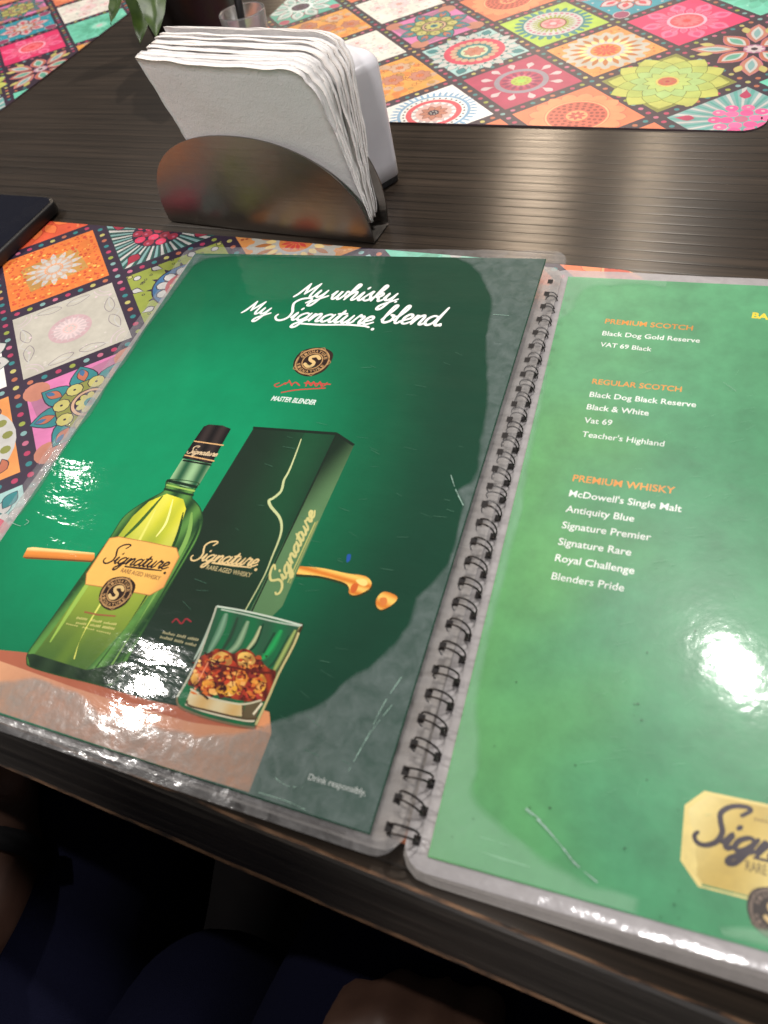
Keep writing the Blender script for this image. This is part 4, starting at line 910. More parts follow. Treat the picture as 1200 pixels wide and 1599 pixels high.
# ---- right page artwork
P = Print()
def green2(u, v):  # paler than the ink: haze of the film is mixed into the green
    n_ = noise.noise(Vector((u * .03, v * .03, 3.0))); c = mixc(lin(88, 160, 92), lin(66, 142, 98), sm(-5, 70, u + n_ * 26)); return mixc(c, lin(94, 168, 120), sm(150, 290, v + n_ * 30) * .8)
vs, fs = grid(lambda a, b: (a * PW, b * PH), 40, 52)
P.v += [(p[0], p[1], 0) for p in vs]; P.c += [green2(*p) for p in vs]; P.f += fs
ORG, WT = lin(232, 150, 62), lin(238, 242, 236)
Z8 = lambda x, y: RP(840 + x * .33771, 420 + y * .33771)
LINES = [('PREMIUM SCOTCH', 310, 251, 716, 284, ORG, .016, 2.9), ('Black Dog Gold Reserve', 297, 306, 749, 341, WT, .011, None), ('VAT 69 Black', 287, 357, 525, 381, WT, .011, None),
         ('REGULAR SCOTCH', 250, 530, 664, 568, ORG, .016, None), ('Black Dog Black Reserve', 238, 590, 731, 639, WT, .011, None), ('Black & White', 225, 648, 512, 678, WT, .011, None), ('Vat 69', 213, 710, 342, 723, WT, .007, None), ("Teacher's Highland", 203, 774, 583, 821, WT, .003, None),
         ('PREMIUM WHISKY', 160, 980, 632, 1040, ORG, .014, None), ("McDowell's Single Malt", 143, 1050, 664, 1124, WT, .011, None), ('Antiquity Blue', 127, 1122, 444, 1169, WT, .011, None), ('Signature Premier', 110, 1197, 522, 1256, WT, .010, None), ('Signature Rare', 93, 1274, 430, 1326, WT, .010, None), ('Royal Challenge', 78, 1349, 445, 1411, WT, .010, None), ('Blenders Pride', 62, 1434, 397, 1491, WT, .003, None)]
for (t_, a, b, c_, e, col, bo_, hh) in LINES:
    P.line_text(t_, Z8(a, b), Z8(c_, e), col, 2, bo_)
q0, q1 = RP(1174, 496), RP(1200, 499)
dx, dy = q1[0] - q0[0], q1[1] - q0[1]
P.line_text('BAR', q0, (q0[0] + dx * 1.5, q0[1] + dy * 1.5), lin(240, 214, 60), 2, .035)
ZS = lambda x, y: RP(1040 + x * .17505, 1220 + y * .17505)
a, b, c_, e, g = ZS(345, 85), ZS(168, 212), ZS(130, 705), ZS(290, 940), ZS(820, 1078)
axx, axy = g[0] - e[0], g[1] - e[1]; l = math.hypot(axx, axy); axx, axy = axx / l, axy / l
WL = 60.0
def mir(p):
    d_ = (p[0] - b[0]) * axx + (p[1] - b[1]) * axy; return (p[0] + axx * (WL - 2 * d_), p[1] + axy * (WL - 2 * d_))
OCT = [a, b, c_, e, mir(e), mir(c_), mir(b), mir(a)]
cxm, cym = sum(p[0] for p in OCT) / 8, sum(p[1] for p in OCT) / 8
P.poly(OCT, lin(226, 206, 130), 2)
IN = [(cxm + (p[0] - cxm) * .955, cym + (p[1] - cym) * .93) for p in OCT]
P.gpoly(IN, lambda u, v: mixc(lin(196, 170, 88), lin(236, 224, 158), .5 + .5 * math.sin((u - v * .35) * .13 + .4)), 3, 4)
s0 = ZS(330, 570); s1 = (s0[0] + axx * WL * .73, s0[1] + axy * WL * .73)
INKB = lin(50, 42, 52)
P.script('Signature', (79.6, 24.2), (79.6 + axx * 45, 24.2 + axy * 45), INKB, 5, .26, .80, .34)
u0 = ZS(790, 682); P.stroke([u0, (u0[0] + axx * 20, u0[1] + axy * 20)], .8, INKB, 5)
u0 = ZS(712, 795); P.line_text('RARE AGED WHISKY', u0, (u0[0] + axx * 22, u0[1] + axy * 22), lin(70, 58, 46), 5, .0, 3.0)
u0 = ZS(795, 352)
for k in range(16):
    q = (u0[0] + axx * k * .9, u0[1] + axy * k * .9); P.stroke([q, (q[0] + .2, q[1] + .9)], .35, lin(110, 90, 60), 5, False)
sc_ = (ZS(975, 1180)); seal(P, sc_, 7.0, 6, dark=lin(52, 44, 42), gold_=lin(120, 104, 92))
right = P

# ---- plastic sleeves: the film reaches past the paper and droops at the rims
def sleeve(name, surf, x0, x1, y0, y1, m_, parent, off=-0.00035, droop=0.0, r_=9.0, wav=0.0003, seed=0, n=(46, 60), hole_u=None, hole_vs=()):
    cx_, cy_ = (x0 + x1) / 2, (y0 + y1) / 2; hx, hy = (x1 - x0) / 2, (y1 - y0) / 2
    def fn(a, b):
        # denser towards the rims
        q = lambda t: .5 + .5 * math.copysign(abs(2 * t - 1) ** .55, 2 * t - 1)
        u, v = (q(a) * 2 - 1) * hx, (q(b) * 2 - 1) * hy
        ax_, ay_ = abs(u) - (hx - r_), abs(v) - (hy - r_)
        if ax_ > 0 and ay_ > 0:
            mx = max(ax_, ay_); ll = math.hypot(ax_, ay_) or 1; k = mx / ll
            u = math.copysign(hx - r_ + ax_ * k, u); v = math.copysign(hy - r_ + ay_ * k, v)
        U, V = u + cx_, v + cy_
        o = off + wav * noise.noise(Vector((U * .05 + seed, V * .05, seed)))
        out_ = max(0, -U, U - PW), max(0, -V, V - PH); e_ = math.hypot(*out_)
        o += wav * 1.8 * min(1, e_ / 5) * noise.noise(Vector((U * .11 + seed, V * .11, seed + 5)))
        dv = max(0, -V)
        p = surf(U, V, o); p = Vector(p)
        p.z -= droop * (dv / 10) ** 1.7
        p.z = max(p.z, 0.0012 + .0002 * seed)
        return p
    vs, fs = grid(fn, *n)
    mb = MB(); mb.add(vs, fs)
    for v in hole_vs:
        u = hole_u; o = off + 0.0005
        mb.add([surf(u - 1.3, v - 1.6, o), surf(u + 1.3, v - 1.6, o), surf(u + 1.3, v + 1.6, o), surf(u - 1.3, v + 1.6, o)], [(0, 1, 2, 3)], 1)
    return mb.build(name, [m_, M_hole], parent)
NR = 30
hv = [4 + (PH - 22) * k / (NR - 1) for k in range(NR)]
ls_ = sleeve('page_sleeve', SL, -10, PW + 10.5, -5.8, PH + 7, M_film, menu, seed=0, hole_u=PW + 5.5, hole_vs=hv)
rs_ = sleeve('page_sleeve', SR, -9.0, PW + 12, -4.6, PH + 6, M_rsleeve, menu, droop=.0075, seed=1, hole_u=-5.0, hole_vs=hv)
# further leaves below, each a sleeve of its own
for k in range(1, 4):
    def SLk(u, v, o=0.0, k=k):
        p = SL(u, v, o - .0004 * k); p.z = .0016 + (p.z - .0016) * (1 - k / 3.6); return p + Vector((random.Random(k).uniform(-.001, .001), .0012 * math.sin(k * 2), 0))
    sleeve('page_leaf', SLk, -9 + k, PW + 9.5, -2.5 + k * .6, PH + 7 - k, M_leaf, menu, seed=k + 1, n=(24, 30))
for k in range(1, 7):
    def SRk(u, v, o=0.0, k=k):
        p = SR(u, v, o); p.z = .0016 + (p.z - .0016) * (1 - k / 7.5); return p + Vector((.0006 * math.sin(k * 3), -.0005 * k, 0))
    sleeve('page_leaf', SRk, -9 + .3 * math.sin(k), PW + 10, -3.4 - .12 * k + .6 * math.sin(k * 2.4), PH + 4, M_leaf, menu, droop=.007, seed=k + 1, n=(24, 30))
# lifted, milky areas of the film
films = []
def patch(name, outline, surf, m_, o, soft=None, wid=2.5):
    E = np.array(outline if soft is None else soft); A_, B_ = E[:-1], E[1:]; D_ = B_ - A_; LL = (D_ ** 2).sum(1) + 1e-9
    def fe(u, v):
        q = np.array((u, v)); t = np.clip(((q - A_) * D_).sum(1) / LL, 0, 1); dd = np.sqrt((((A_ + D_ * t[:, None]) - q) ** 2).sum(1).min())
        return (sm(0, wid * (1 + .6 * noise.noise(Vector((u * .12, v * .12, 2)))), dd),) * 3
    P = Print(); P.gpoly(outline, fe, 0, 2.2)
    q = P.build(name, surf, m_, menu, 0, o); films.append((q, surf)); return q
HB = [(690, 399), (696, 401), (722, 409), (742, 424), (756, 446), (766, 470), (762, 500), (757, 535), (758, 575), (759, 610), (756, 650), (748, 689), (745, 724), (736, 750), (713, 767), (721, 785), (716, 815), (703, 868), (692, 888), (675, 908), (650, 934), (634, 978), (607, 1012), (575, 1040), (540, 1062), (505, 1096), (470, 1110), (427, 1126), (380, 1141), (330, 1146), (290, 1140), (229, 1128), (190, 1113), (158, 1108), (126, 1080), (90, 1068), (52, 1056), (0, 1062), (-70, 1050)]
hb = catmull([LP(*p) for p in HB], 4)
hb = [(p[0] + 0.7 * noise.noise(Vector((p[0] * .2, p[1] * .2, 0))), p[1] + 0.7 * noise.noise(Vector((p[0] * .2, p[1] * .2, 7)))) for p in hb]
edge_ = [(0, hb[-1][1]), (.4, .4), (PW * .5, .4), (PW - .4, .4), (PW - .4, PH * .5), (PW - .4, PH - .4), (hb[0][0], PH - .4)]
patch('lifted_film', hb + edge_, SL, M_haze, 0.00035, hb, 2.0)
lb = catmull([(9, PH - 2), (6, PH - 12), (4.5, 250), (2.5, 225), (3.5, 200), (2, 180), (4, 160), (2, 140), (3, 110), (2, 90)], 5)
patch('lifted_film', [(.2, PH - .3)] + lb + [(.2, 90)], SL, M_haze, 0.00035, lb, 1.6)
patch('lifted_film', [(0.3, PH - .3), (60, PH - .3), (120, PH - .3)] + catmull([(118, PH - 2.5), (80, PH - 3.5), (40, PH - 3), (14, PH - 6), (5, PH - 14)], 5), SL, M_haze, 0.00038)
RB = [(1040, 452), (999, 447), (960, 449), (924, 452), (908, 462), (898, 486), (874, 506), (864, 540), (858, 590), (846, 650), (832, 720), (818, 800), (803, 860), (783, 938), (765, 1010), (757, 1060), (751, 1110), (754, 1160), (752, 1200), (744, 1232), (756, 1258), (778, 1278), (808, 1304), (844, 1330), (900, 1362), (950, 1384), (988, 1394), (1001, 1405), (998, 1422)]
rb = catmull([RP(*p) for p in RB], 4)
rb = [(p[0] + 0.6 * noise.noise(Vector((p[0] * .2, p[1] * .2, 3))), p[1] + 0.6 * noise.noise(Vector((p[0] * .2, p[1] * .2, 9)))) for p in rb]
patch('lifted_film', rb[::1] + [(rb[-1][0], .4), (60, .4), (.4, .4), (.4, 80), (.4, 180), (.4, PH - .4), (rb[0][0], PH - .4)], SR, M_haze_r, 0.00035, rb, 3.0)
patch('lifted_film', catmull([RP(*p) for p in [(1122, 1446), (1160, 1444), (1200, 1450), (1260, 1462)]], 4) + [(190, .4), (120, .4), (88, .4)], SR, M_haze_r, 0.00035, None, 1.5)
# scuffs and creases of the film
P = left; rd = random.Random(5)
SC1 = lin(84, 130, 108)
def crease(L_, w_, F):
    q = [F(*p) for p in catmull(L_, 6)]; 
    for i in range(len(q) - 1):
        if rd.random() < .88:
            P.stroke([q[i], q[i + 1]], w_ * rd.uniform(.25, .8), lin(150, 182, 168), 100, False)
crease([(628, 1058), (600, 1100), (575, 1150), (545, 1205)], .5, LP); crease([(616, 1098), (590, 1130), (570, 1160)], .35, LP)
crease([(430, 1215), (450, 1228), (474, 1230)], .3, LP); crease([(405, 1238), (450, 1252), (480, 1266)], .3, LP)
crease([(704, 740), (712, 765), (724, 790)], .6, LP); crease([(770, 492), (795, 494)], .5, LP); crease([(18, 816), (34, 822), (46, 816), (42, 812)], .5, LP)
for _ in range(60):
    u, v = rd.uniform(110, 215), rd.uniform(20, 240); a = rd.uniform(-.5, .3); l = rd.uniform(2, 7)
    P.stroke([(u, v), (u + l * math.cos(a), v + l * math.sin(a))], rd.uniform(.05, .13), SC1, 100, False)
advert = P.build('advert_page', SL, M_left, menu, 5e-6, 0.0)
P = right
crease([(821, 1264), (850, 1290), (880, 1325), (900, 1350), (938, 1382)], .8, RP); crease([(822, 1262), (846, 1282)], .7, RP); crease([(1130, 598), (1150, 612)], .4, RP)
for _ in range(170):
    u, v = rd.uniform(40, 150), rd.uniform(30, 230); a = rd.uniform(.1, .7) if rd.random() < .8 else rd.uniform(-1.5, 1.5); l = rd.uniform(1, 6)
    P.stroke([(u, v), (u + l * math.cos(a), v + l * math.sin(a))], rd.uniform(.03, .09), lin(128, 190, 152), 100, False)
for _ in range(26):
    P.disc(rd.uniform(3, 120), rd.uniform(2, 150) * rd.random() + 1, rd.uniform(.1, .33), lin(14, 30, 18), 101, 7)
listing = P.build('list_page', SR, M_right, menu, 5e-6, 0.0)

ls_.parent = advert; rs_.parent = listing
for q, sf in films: q.parent = advert if sf is SL else listing
# ---- twin loop wire binding
proto = None
for k in range(NR):
    v = hv[k]
    a = SL(PW + 5.5, v, 0); b = SR(-5.0, v, 0); mid = (a + b) / 2
    ax_ = (b - a); w_ = ax_.length; ax_ = ax_.normalized(); up = Vector((0, 0, 1)); up = (up - ax_ * up.dot(ax_)).normalized(); fw = up.cross(ax_)
    if proto is None:
        mb = MB(); rr = 0.0060; pts = []
        for side in (1, -1):
            seq = []
            for i in range(23):
                t = math.radians(-70 + 250 * i / 22)                      # from under the left leaf, over the top, to the tip
                q = i / 22; hw = .00150 * min(1, math.sqrt(max(0, 1 - q ** 5)))
                seq.append((-rr * math.cos(t) * 1.0, side * hw, rr * .72 * math.sin(t) + .0002))
            pts += seq if side == 1 else seq[::-1][1:]
        mb.tube(pts, .00040, 6)
        proto = mb.build('binding_ring', M_wire); o = proto
    else:
        o = proto.copy(); COL.objects.link(o)
    o.parent = menu
    s_ = min(1.2, max(.55, w_ / .0120)) * (1 - .18 * max(0, (v - 110) / 170))
    mw = Matrix((ax_, fw * -1 if fw.y < 0 else fw, up)).transposed().to_4x4()
    rdk = random.Random(k); o.matrix_local = Matrix.Translation(mid - menu.location + Vector((0, 0, .0006 - .0075 * max(0, (v - 110) / 170)))) @ mw @ Matrix.Rotation(rdk.uniform(-.2, .2) - .05, 4, 'Z') @ Matrix.Rotation(rdk.uniform(-.12, .12), 4, 'Y') @ Matrix.Diagonal((s_, 1, s_, 1))

# ------------------------------------------------------------------ napkin holder
def bilerp(A, B, t): return A + (B - A) * t
HROT = math.radians(-3.0)
HC = Vector((0.1445, 0.1225, 0.0))
hx_, hy_ = Vector((math.cos(HROT), math.sin(HROT), 0)), Vector((-math.sin(HROT), math.cos(HROT), 0))
holder = thing('napkin_holder', 'steel napkin holder with two half round plates, packed with paper napkins', 'napkin holder', HC)
def plate(front):
    a_, hgt = 0.0835, 0.070; seg = 40
    pts = []
    for k in range(seg + 1):
        t = math.pi * k / seg
        x = a_ * math.copysign(abs(math.cos(t)) ** .92, math.cos(t)); z = hgt * math.sin(t) ** .86
        if k in (0, seg): z = 0.0
        pts.append((x, z))
    mb = MB(); th = .0011; n = len(pts); lean = .0085 / .07
    def w(x, z, o):
        y = (-lean * z - o) if front else (.0215 + lean * 1.6 * z + o)
        c = .0012 * math.cos(x / .0835 * 1.4) * (1 if front else -1)
        return HC + hx_ * x + hy_ * (y - c) + Vector((0, 0, .0012 + z))
    rows = 8
    for o in (0, th):
        vs = []; 
        for j in range(rows + 1):
            for (x, z) in pts: vs.append(w(x * (1 - .0 * j), z * j / rows, o))
        fs = []
        for j in range(rows):
            for i in range(n - 1): fs.append((j * n + i, j * n + i + 1, (j + 1) * n + i + 1, (j + 1) * n + i))
        mb.add(vs, fs)
    rim = [w(x, z, 0) for x, z in pts] + [w(x, z, th) for x, z in pts]
    mb.add(rim, [(i, i + 1, n + i + 1, n + i) for i in range(n - 1)])
    return mb
plate(True).build('plate', M_steel, holder); plate(False).build('plate', M_steel, holder)
mb = MB()
vs, fs = grid(lambda a, b: HC + hx_ * (-.0835 + .167 * a) + hy_ * (-.0012 + .0240 * b) + Vector((0, 0, .0012 + .0009 * (2 * b - 1) ** 4)), 12, 8); mb.add(vs, fs)
vs, fs = grid(lambda a, b: HC + hx_ * (-.0835 + .167 * a) + hy_ * (-.0012 + .0240 * b) + Vector((0, 0, .0004)), 12, 8); mb.add(vs, fs)
mb.build('base_strip', M_steel, holder)

# ------------------------------------------------------------------ napkins: folded sheets fanned out between the plates
NN = 15
def napkin(i):
    t = i / (NN - 1); rd = random.Random(40 + i)
    # corners: top left, top right, bottom right, bottom left
    yt = bilerp(.1085, .1720, t) + (rd.uniform(-.0016, .0016) if 0 < i < NN - 1 else 0); yb = bilerp(.1255, .1390, t)
    TL = Vector((bilerp(.1010, .0850, t) + rd.uniform(-.003, .0025), yt + .001, bilerp(.1172, .1108, t) + rd.uniform(-.001, .001)))
    TR = Vector((bilerp(.2125, .2070, t) + rd.uniform(-.0015, .002), yt, bilerp(.1120, .1050, t) + rd.uniform(-.001, .001)))
    BR = Vector((bilerp(.2235, .2215, t) + rd.uniform(-.001, .001), yb, .0085 + rd.uniform(0, .003)))
    BL = Vector((bilerp(.1165, .1060, t), yb + .001, .0150))
    nu, nv = 26, 24; rc = .16
    th = bilerp(.0050, .0076, rd.random())
    nrm = (TR - TL).cross(BL - TL).normalized()
    if nrm.y > 0: nrm = -nrm
    def pt(a, b, s):
        # rounded top right fold
        u, v = a, b
        ca, cb = a - (1 - rc), b - (1 - rc * 1.1)
        if ca > 0 and cb > 0:
            m_ = max(ca, cb); l = math.hypot(ca, cb) or 1; k = m_ / l; u = 1 - rc + ca * k; v = 1 - rc * 1.1 + cb * k
        p = (BL * (1 - u) + BR * u) * (1 - v) + (TL * (1 - u) + TR * u) * v
        bul = .0035 * math.sin(math.pi * u) * v * (1 - t * 2) + .0009 * noise.noise(Vector((u * 3 + i * .4, v * 3, i * .5)))
        edge = min(1, min(u, 1 - u, v + .3, 1 - v) / .05); e2 = max(0, edge)
        thick = th * (.78 + .22 * math.sqrt(e2)) * (.22 + .78 * v)
        p = p + nrm * (bul + s * thick * .5)
        # uneven torn looking rims
        p += Vector((noise.noise(Vector((v * 9, i * 2.1, 1))) * .0012 * (1 if u in (0, 1) else 0), 0, noise.noise(Vector((u * 7, i * 1.3, 4))) * .0010 * v))
        return p
    mb = MB()
    vs, fs = grid(lambda a, b: pt(a, b, 1), nu, nv); n0 = len(vs)
    vs2, fs2 = grid(lambda a, b: pt(a, b, -1), nu, nv, True)
    rim = [k for k in range(nu)] + [nu + (nu + 1) * k for k in range(nv)] + [(nu + 1) * nv + k for k in range(nu, 0, -1)] + [(nu + 1) * k for k in range(nv, 0, -1)]
    mb.add(vs + vs2, fs + [tuple(q + n0 for q in f_) for f_ in fs2] + [(rim[k], rim[(k + 1) % len(rim)], n0 + rim[(k + 1) % len(rim)], n0 + rim[k]) for k in range(len(rim))])
    o = mb.build('paper_napkin', M_napkin, None, True, loc=((BL + BR) / 2))
    if i == 0: l = 'white paper napkin at the front of the holder, its whole face showing'
    elif i == NN - 1: l = 'white paper napkin at the back of the holder, nearest the white shaker'
    else: l = 'white paper napkin packed between the front and the rear napkin of the holder'
    tag(o, l, 'napkin', 'paper napkins in the steel holder')
for i in range(NN): napkin(i)

# ------------------------------------------------------------------ white shaker behind the napkins
dA = Vector((.48, .877, 0)); dB = Vector((-.877, .48, 0))          # along the visible face / into the body
E0 = Vector((.2190, .1975, 0))
shc = E0 - dA * .016 + dB * .023
shaker = thing('table_shaker', 'white rounded plastic shaker on a black base behind the napkins', 'shaker', shc)
def rbox(w, dpt, z0, z1, cr, taper, topr):
    mb = MB(); rows = []
    zs = [(z0, 1.0)] + [(z0 + (z1 - topr - z0) * k / 6, 1 - taper * k / 6) for k in range(1, 7)]
    for k in range(1, 7):
        a = math.pi / 2 * k / 6; zs.append((z1 - topr + topr * math.sin(a), (1 - taper) - (1 - math.cos(a)) * topr / (w / 2) * .98))
    seg = 8
    for z, s_ in zs:
        for q, (sx_, sy_) in enumerate(((1, 1), (-1, 1), (-1, -1), (1, -1))):
            for k in range(seg):
                a = math.radians(q * 90 + 90 * k / (seg - 1)); c_ = cr
                x = sx_ * (w / 2 - c_) + c_ * math.cos(a); y = sy_ * (dpt / 2 - c_) + c_ * math.sin(a)
                rows.append(shc + dA * x * s_ + dB * y * (1 - (1 - s_) * 1.0) + Vector((0, 0, z)))
    n = 4 * seg; fs = []
    for j in range(len(zs) - 1):
        for k in range(n): fs.append((j * n + k, j * n + (k + 1) % n, (j + 1) * n + (k + 1) % n, (j + 1) * n + k))
    fs.append(tuple(range(n))[::-1]); fs.append(tuple((len(zs) - 1) * n + k for k in range(n)))
    mb.add(rows, fs); return mb
rbox(.034, .046, .0052, .0865, .007, .13, .010).build('shaker_body', M_white, shaker)
rbox(.033, .045, .0006, .0052, .007, .0, .0006).build('shaker_base', M_black, shaker)

# ------------------------------------------------------------------ phone
PZ = .0016
phc = Vector((-.0815, .050, PZ))
phone = thing('mobile_phone', 'black phone lying face up on the placemat at the left edge', 'phone', phc)
def slab(w, h, z0, z1, r_, inset=0.0, bev=.0016):
    mb = MB(); rows = []; seg = 9; n = 4 * seg
    for z, s_ in ((z0, -bev), (z0 + bev * .4, -bev * .3), (z0 + bev, 0), (z1 - bev, 0), (z1 - bev * .3, -bev * .35), (z1, -bev)):
        for q, (sx_, sy_) in enumerate(((1, 1), (-1, 1), (-1, -1), (1, -1))):
            for k in range(seg):
                a = math.radians(q * 90 + 90 * k / (seg - 1)); rr = r_ + s_
                rows.append(phc + Vector((sx_ * (w / 2 - r_) + rr * math.cos(a), sy_ * (h / 2 - r_) + rr * math.sin(a), z - PZ)))
    fs = []
    for j in range(5):
        for k in range(n): fs.append((j * n + k, j * n + (k + 1) % n, (j + 1) * n + (k + 1) % n, (j + 1) * n + k))
    fs.append(tuple(range(n))[::-1]); fs.append(tuple(5 * n + k for k in range(n))); mb.add(rows, fs); return mb
slab(.078, .164, PZ, PZ + .0092, .010).build('phone_case', M_black, phone, True)
slab(.0735, .1595, PZ + .0085, PZ + .0096, .0085, bev=.0003).build('screen', M_screen, phone, False)

# ------------------------------------------------------------------ small glass with a dark straw, potted plant
gc = Vector((.0205, .360, 0.0016))
glass = thing('drinking_glass', 'small clear glass holding a dark straw behind the napkins', 'glass', gc)
mb = MB(); mb.lathe([(0, 0), (.0150, 0), (.0165, .001), (.0205, .0525), (.0202, .0535), (.0194, .0525), (.0156, .006), (0, .005)], gc, 40)
mb.build('glass_wall', M_glass, glass)
mb = MB(); mb.tube([gc + Vector((-.002, -.006, .007)), gc + Vector((-.003, .002, .05)), gc + Vector((-.004, .012, .105))], .0035, 10)
tag(mb.build('drinking_straw', M_black, None, True, loc=gc), 'dark straw standing in the small clear glass', 'straw')
pc = Vector((-.085, .435, 0))
plant = thing('potted_plant', 'green leafy plant in a dark round pot at the top edge', 'plant', pc)
mb = MB(); mb.lathe([(0, .0005), (.038, .0005), (.041, .003), (.050, .055), (.052, .062), (.049, .063), (.046, .056), (0, .055)], pc, 44); mb.build('pot', M_pot, plant)
mb = MB(); mb.lathe([(0, .0572), (.03, .0568), (.0462, .0562)], pc, 24); mb.build('soil', M_soil, plant)
def leaf(base, tip, wdt, fold, droop):
    base, tip = Vector(base), Vector(tip); ax_ = tip - base; l = ax_.length; ax_n = ax_.normalized(); sd = ax_n.cross(Vector((0, 0, 1)))
    if sd.length < .1: sd = Vector((1, 0, 0))
    sd.normalize(); up = sd.cross(ax_n)
    def f_(a, b):
        w_ = wdt * math.sin(math.pi * min(1, b ** .8)) * (1 + .1 * math.sin(b * 22)); s_ = 2 * a - 1
        return base + ax_n * l * b + sd * s_ * w_ + up * (abs(s_) * fold * w_ + .25 * l * math.sin(math.pi * b) * droop + .0015 * math.sin(b * 20 + a * 3))
    vs, fs = grid(f_, 8, 14); mb = MB(); mb.add(vs, fs); return mb
c0 = pc + Vector((0, 0, .056))
for (b_, t_, w_, fo) in (((.03, -.04, .05), (.066, -.150, .006), .026, .30), ((.01, -.03, .02), (.035, -.135, -.004), .018, .3), ((.03, -.03, .06), (.090, -.120, .030), .020, .3), ((-.01, -.02, .02), (-.005, -.115, .005), .014, .3), ((-.03, -.01, .03), (-.085, -.07, .03), .015, .3), ((.0, .0, .04), (.03, .06, .09), .016, .3), ((-.01, .01, .03), (-.07, .05, .07), .016, .3), ((.01, -.01, .05), (.06, .0, .09), .015, .3), ((-.02, .0, .05), (-.03, -.03, .12), .015, .3), ((.0, -.01, .03), (.030, -.100, .055), .013, .3)):
    leaf(c0 + Vector(b_), c0 + Vector(t_), w_, fo, .5).build('leaf', M_leafg, plant)
    m_ = MB(); m_.tube([c0 + Vector((b_[0] * .2, b_[1] * .2, 0)), c0 + Vector((b_[0] * .6, b_[1] * .6, b_[2] * .7)), c0 + Vector(b_)], .0016, 6); m_.build('stem', M_leafg, plant)

# ------------------------------------------------------------------ the guest whose lap shows below the table edge
def skin_mesh(name, verts, edges, radii, root=0, sub=2):
    me = bpy.data.meshes.new(name); me.from_pydata(verts, edges, []); o = bpy.data.objects.new(name, me); COL.objects.link(o)
    md = o.modifiers.new('s', 'SKIN'); sk = me.skin_vertices[0].data
    for i, r_ in enumerate(radii): sk[i].radius = (r_, r_)
    sk[root].use_root = True
    sb = o.modifiers.new('u', 'SUBSURF'); sb.levels = sub; sb.render_levels = sub
    dg = bpy.context.evaluated_depsgraph_get(); m2 = bpy.data.meshes.new_from_object(o.evaluated_get(dg))
    V = [v.co.copy() for v in m2.vertices]; F = [tuple(p.vertices) for p in m2.polygons]
    bpy.data.objects.remove(o); return V, F
PB = Vector((.25, -.66, -.27))
person = thing('person', 'seated person in dark navy clothes, lap and one hand below the table edge', 'person', PB)
J = [(.25, -.66, -.26), (.25, -.70, .0), (.25, -.72, .26), (.25, -.715, .36), (.25, -.70, .44), (.25, -.69, .52),
     (.155, -.62, -.27), (.125, -.45, -.24), (.105, -.245, -.215), (.10, -.10, -.47), (.10, .0, -.69), (.09, .12, -.735),
     (.345, -.62, -.27), (.37, -.45, -.24), (.385, -.21, -.215), (.39, -.06, -.47), (.39, .02, -.69), (.40, .14, -.735),
     (.45, -.72, .25), (.55, -.60, -.03), (.40, -.40, -.112), (.372, -.342, -.120), (.05, -.72, .25), (.0, -.62, -.04), (.130, -.335, -.140), (.114, -.282, -.152), (.094, -.255, -.160)]
Eg = [(0, 1), (1, 2), (2, 3), (3, 4), (4, 5), (0, 6), (6, 7), (7, 8), (8, 9), (9, 10), (10, 11), (0, 12), (12, 13), (13, 14), (14, 15), (15, 16), (16, 17), (2, 18), (18, 19), (19, 20), (20, 21), (2, 22), (22, 23), (23, 24), (24, 25), (25, 26)]
Rd = [.13, .12, .13, .05, .075, .07, .085, .075, .056, .048, .036, .03, .085, .075, .056, .048, .036, .03, .05, .042, .030, .036, .05, .042, .027, .032, .022]
V, F = skin_mesh('b', J, Eg, Rd)
bm = MB(); bm.add(V, F)
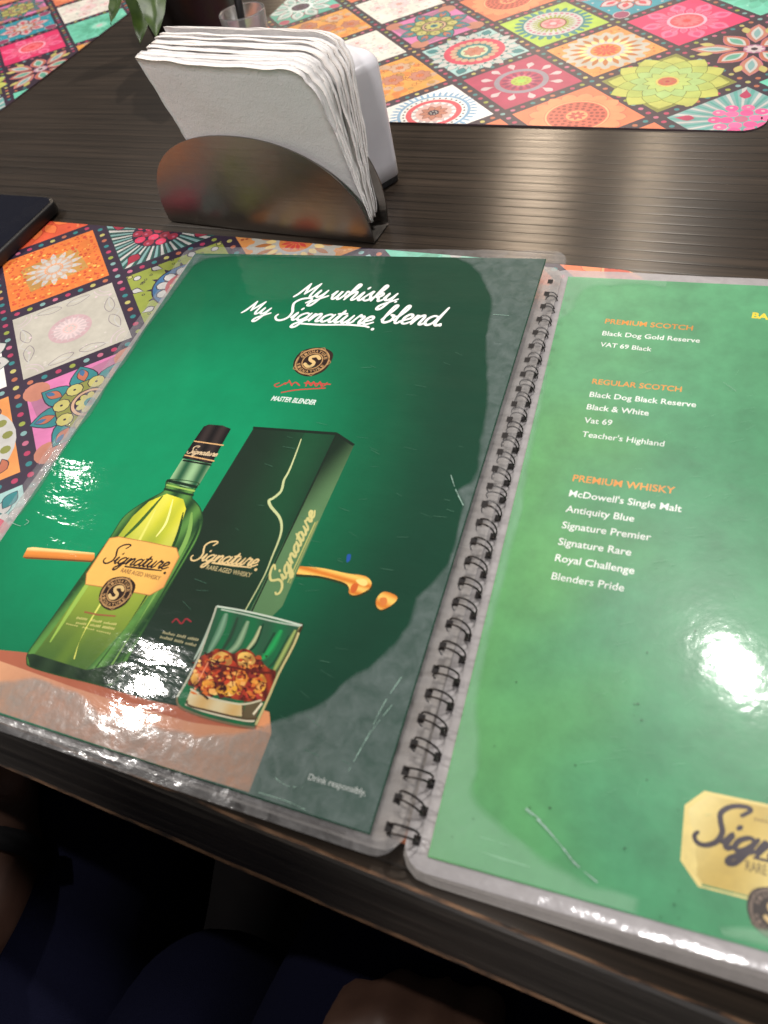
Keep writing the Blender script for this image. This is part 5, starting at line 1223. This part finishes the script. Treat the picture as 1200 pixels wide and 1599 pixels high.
# right hand: four bent fingers and a thumb closed over the thigh
for k in range(4):
    kx = .344 + k * .0185; kn = Vector((kx, -.285 + (kx - .344) * .36 + (.0, .004, .0, -.003)[k], -.108 - .004 * abs(k - 1.2)))
    bm.tube([Vector((.362 + k * .008, -.340, -.118)), kn, kn + Vector((0, .013, -.014)), kn + Vector((.0, .008, -.034)), kn + Vector((.001, -.012, -.042))], [.012, .0115, .0102, .0094, .0070], 12)
bm.tube([Vector((.350, -.349, -.123)), Vector((.325, -.330, -.126)), Vector((.322, -.308, -.134)), Vector((.332, -.292, -.142))], [.014, .0125, .011, .008], 12)
for k in range(4):
    b0 = Vector((.110 - k * .010, -.262 - k * .006, -.160)); bm.tube([b0, b0 + Vector((-.016, .026, .002)), b0 + Vector((-.030, .046, -.010)), b0 + Vector((-.038, .056, -.024))], [.0105, .0098, .0088, .0068], 12)
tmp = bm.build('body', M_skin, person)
md = tmp.modifiers.new('r', 'REMESH'); md.mode = 'VOXEL'; md.voxel_size = .005; md.use_smooth_shade = True
s2 = tmp.modifiers.new('c', 'SMOOTH'); s2.iterations = 4
dg = bpy.context.evaluated_depsgraph_get(); bpy.context.view_layer.update(); dg = bpy.context.evaluated_depsgraph_get()
m2 = bpy.data.meshes.new_from_object(tmp.evaluated_get(dg)); tmp.modifiers.clear(); tmp.data = m2
def cloth(name, J, Eg, Rd, seed):
    V, F = skin_mesh(name, J, Eg, Rd, 0, 3)
    V = [v + Vector((0, 0, 1)) * (.006 * noise.noise(Vector((v.x * 22 + v.y * 14, v.y * 26, seed)))) for v in V]
    m_ = MB(); m_.add(V, F); return m_.build(name, M_navy, person)
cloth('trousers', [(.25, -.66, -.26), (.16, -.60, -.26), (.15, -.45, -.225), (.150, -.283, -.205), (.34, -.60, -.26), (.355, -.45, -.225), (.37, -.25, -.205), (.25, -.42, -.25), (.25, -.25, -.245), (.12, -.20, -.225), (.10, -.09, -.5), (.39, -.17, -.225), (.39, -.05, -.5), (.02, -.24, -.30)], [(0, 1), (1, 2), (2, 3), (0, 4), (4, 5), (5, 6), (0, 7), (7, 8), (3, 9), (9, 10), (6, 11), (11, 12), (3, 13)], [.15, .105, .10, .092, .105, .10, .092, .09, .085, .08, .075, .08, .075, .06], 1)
m_ = MB(); m_.tube([Vector((.116, -.288, -.150)), Vector((.111, -.279, -.153))], .0305, 20); m_.build('wristband', M_black, person)
cloth('shirt', [(.25, -.66, -.22), (.25, -.70, .0), (.25, -.72, .27), (.46, -.72, .28), (.52, -.64, .06), (.03, -.72, .28), (.01, -.65, .05), (.07, -.48, -.09), (.122, -.308, -.144), (.50, -.54, -.06), (.415, -.40, -.118)], [(0, 1), (1, 2), (2, 3), (3, 4), (2, 5), (5, 6), (6, 7), (7, 8), (4, 9), (9, 10)], [.17, .17, .17, .095, .07, .095, .07, .05, .040, .052, .044], 2)
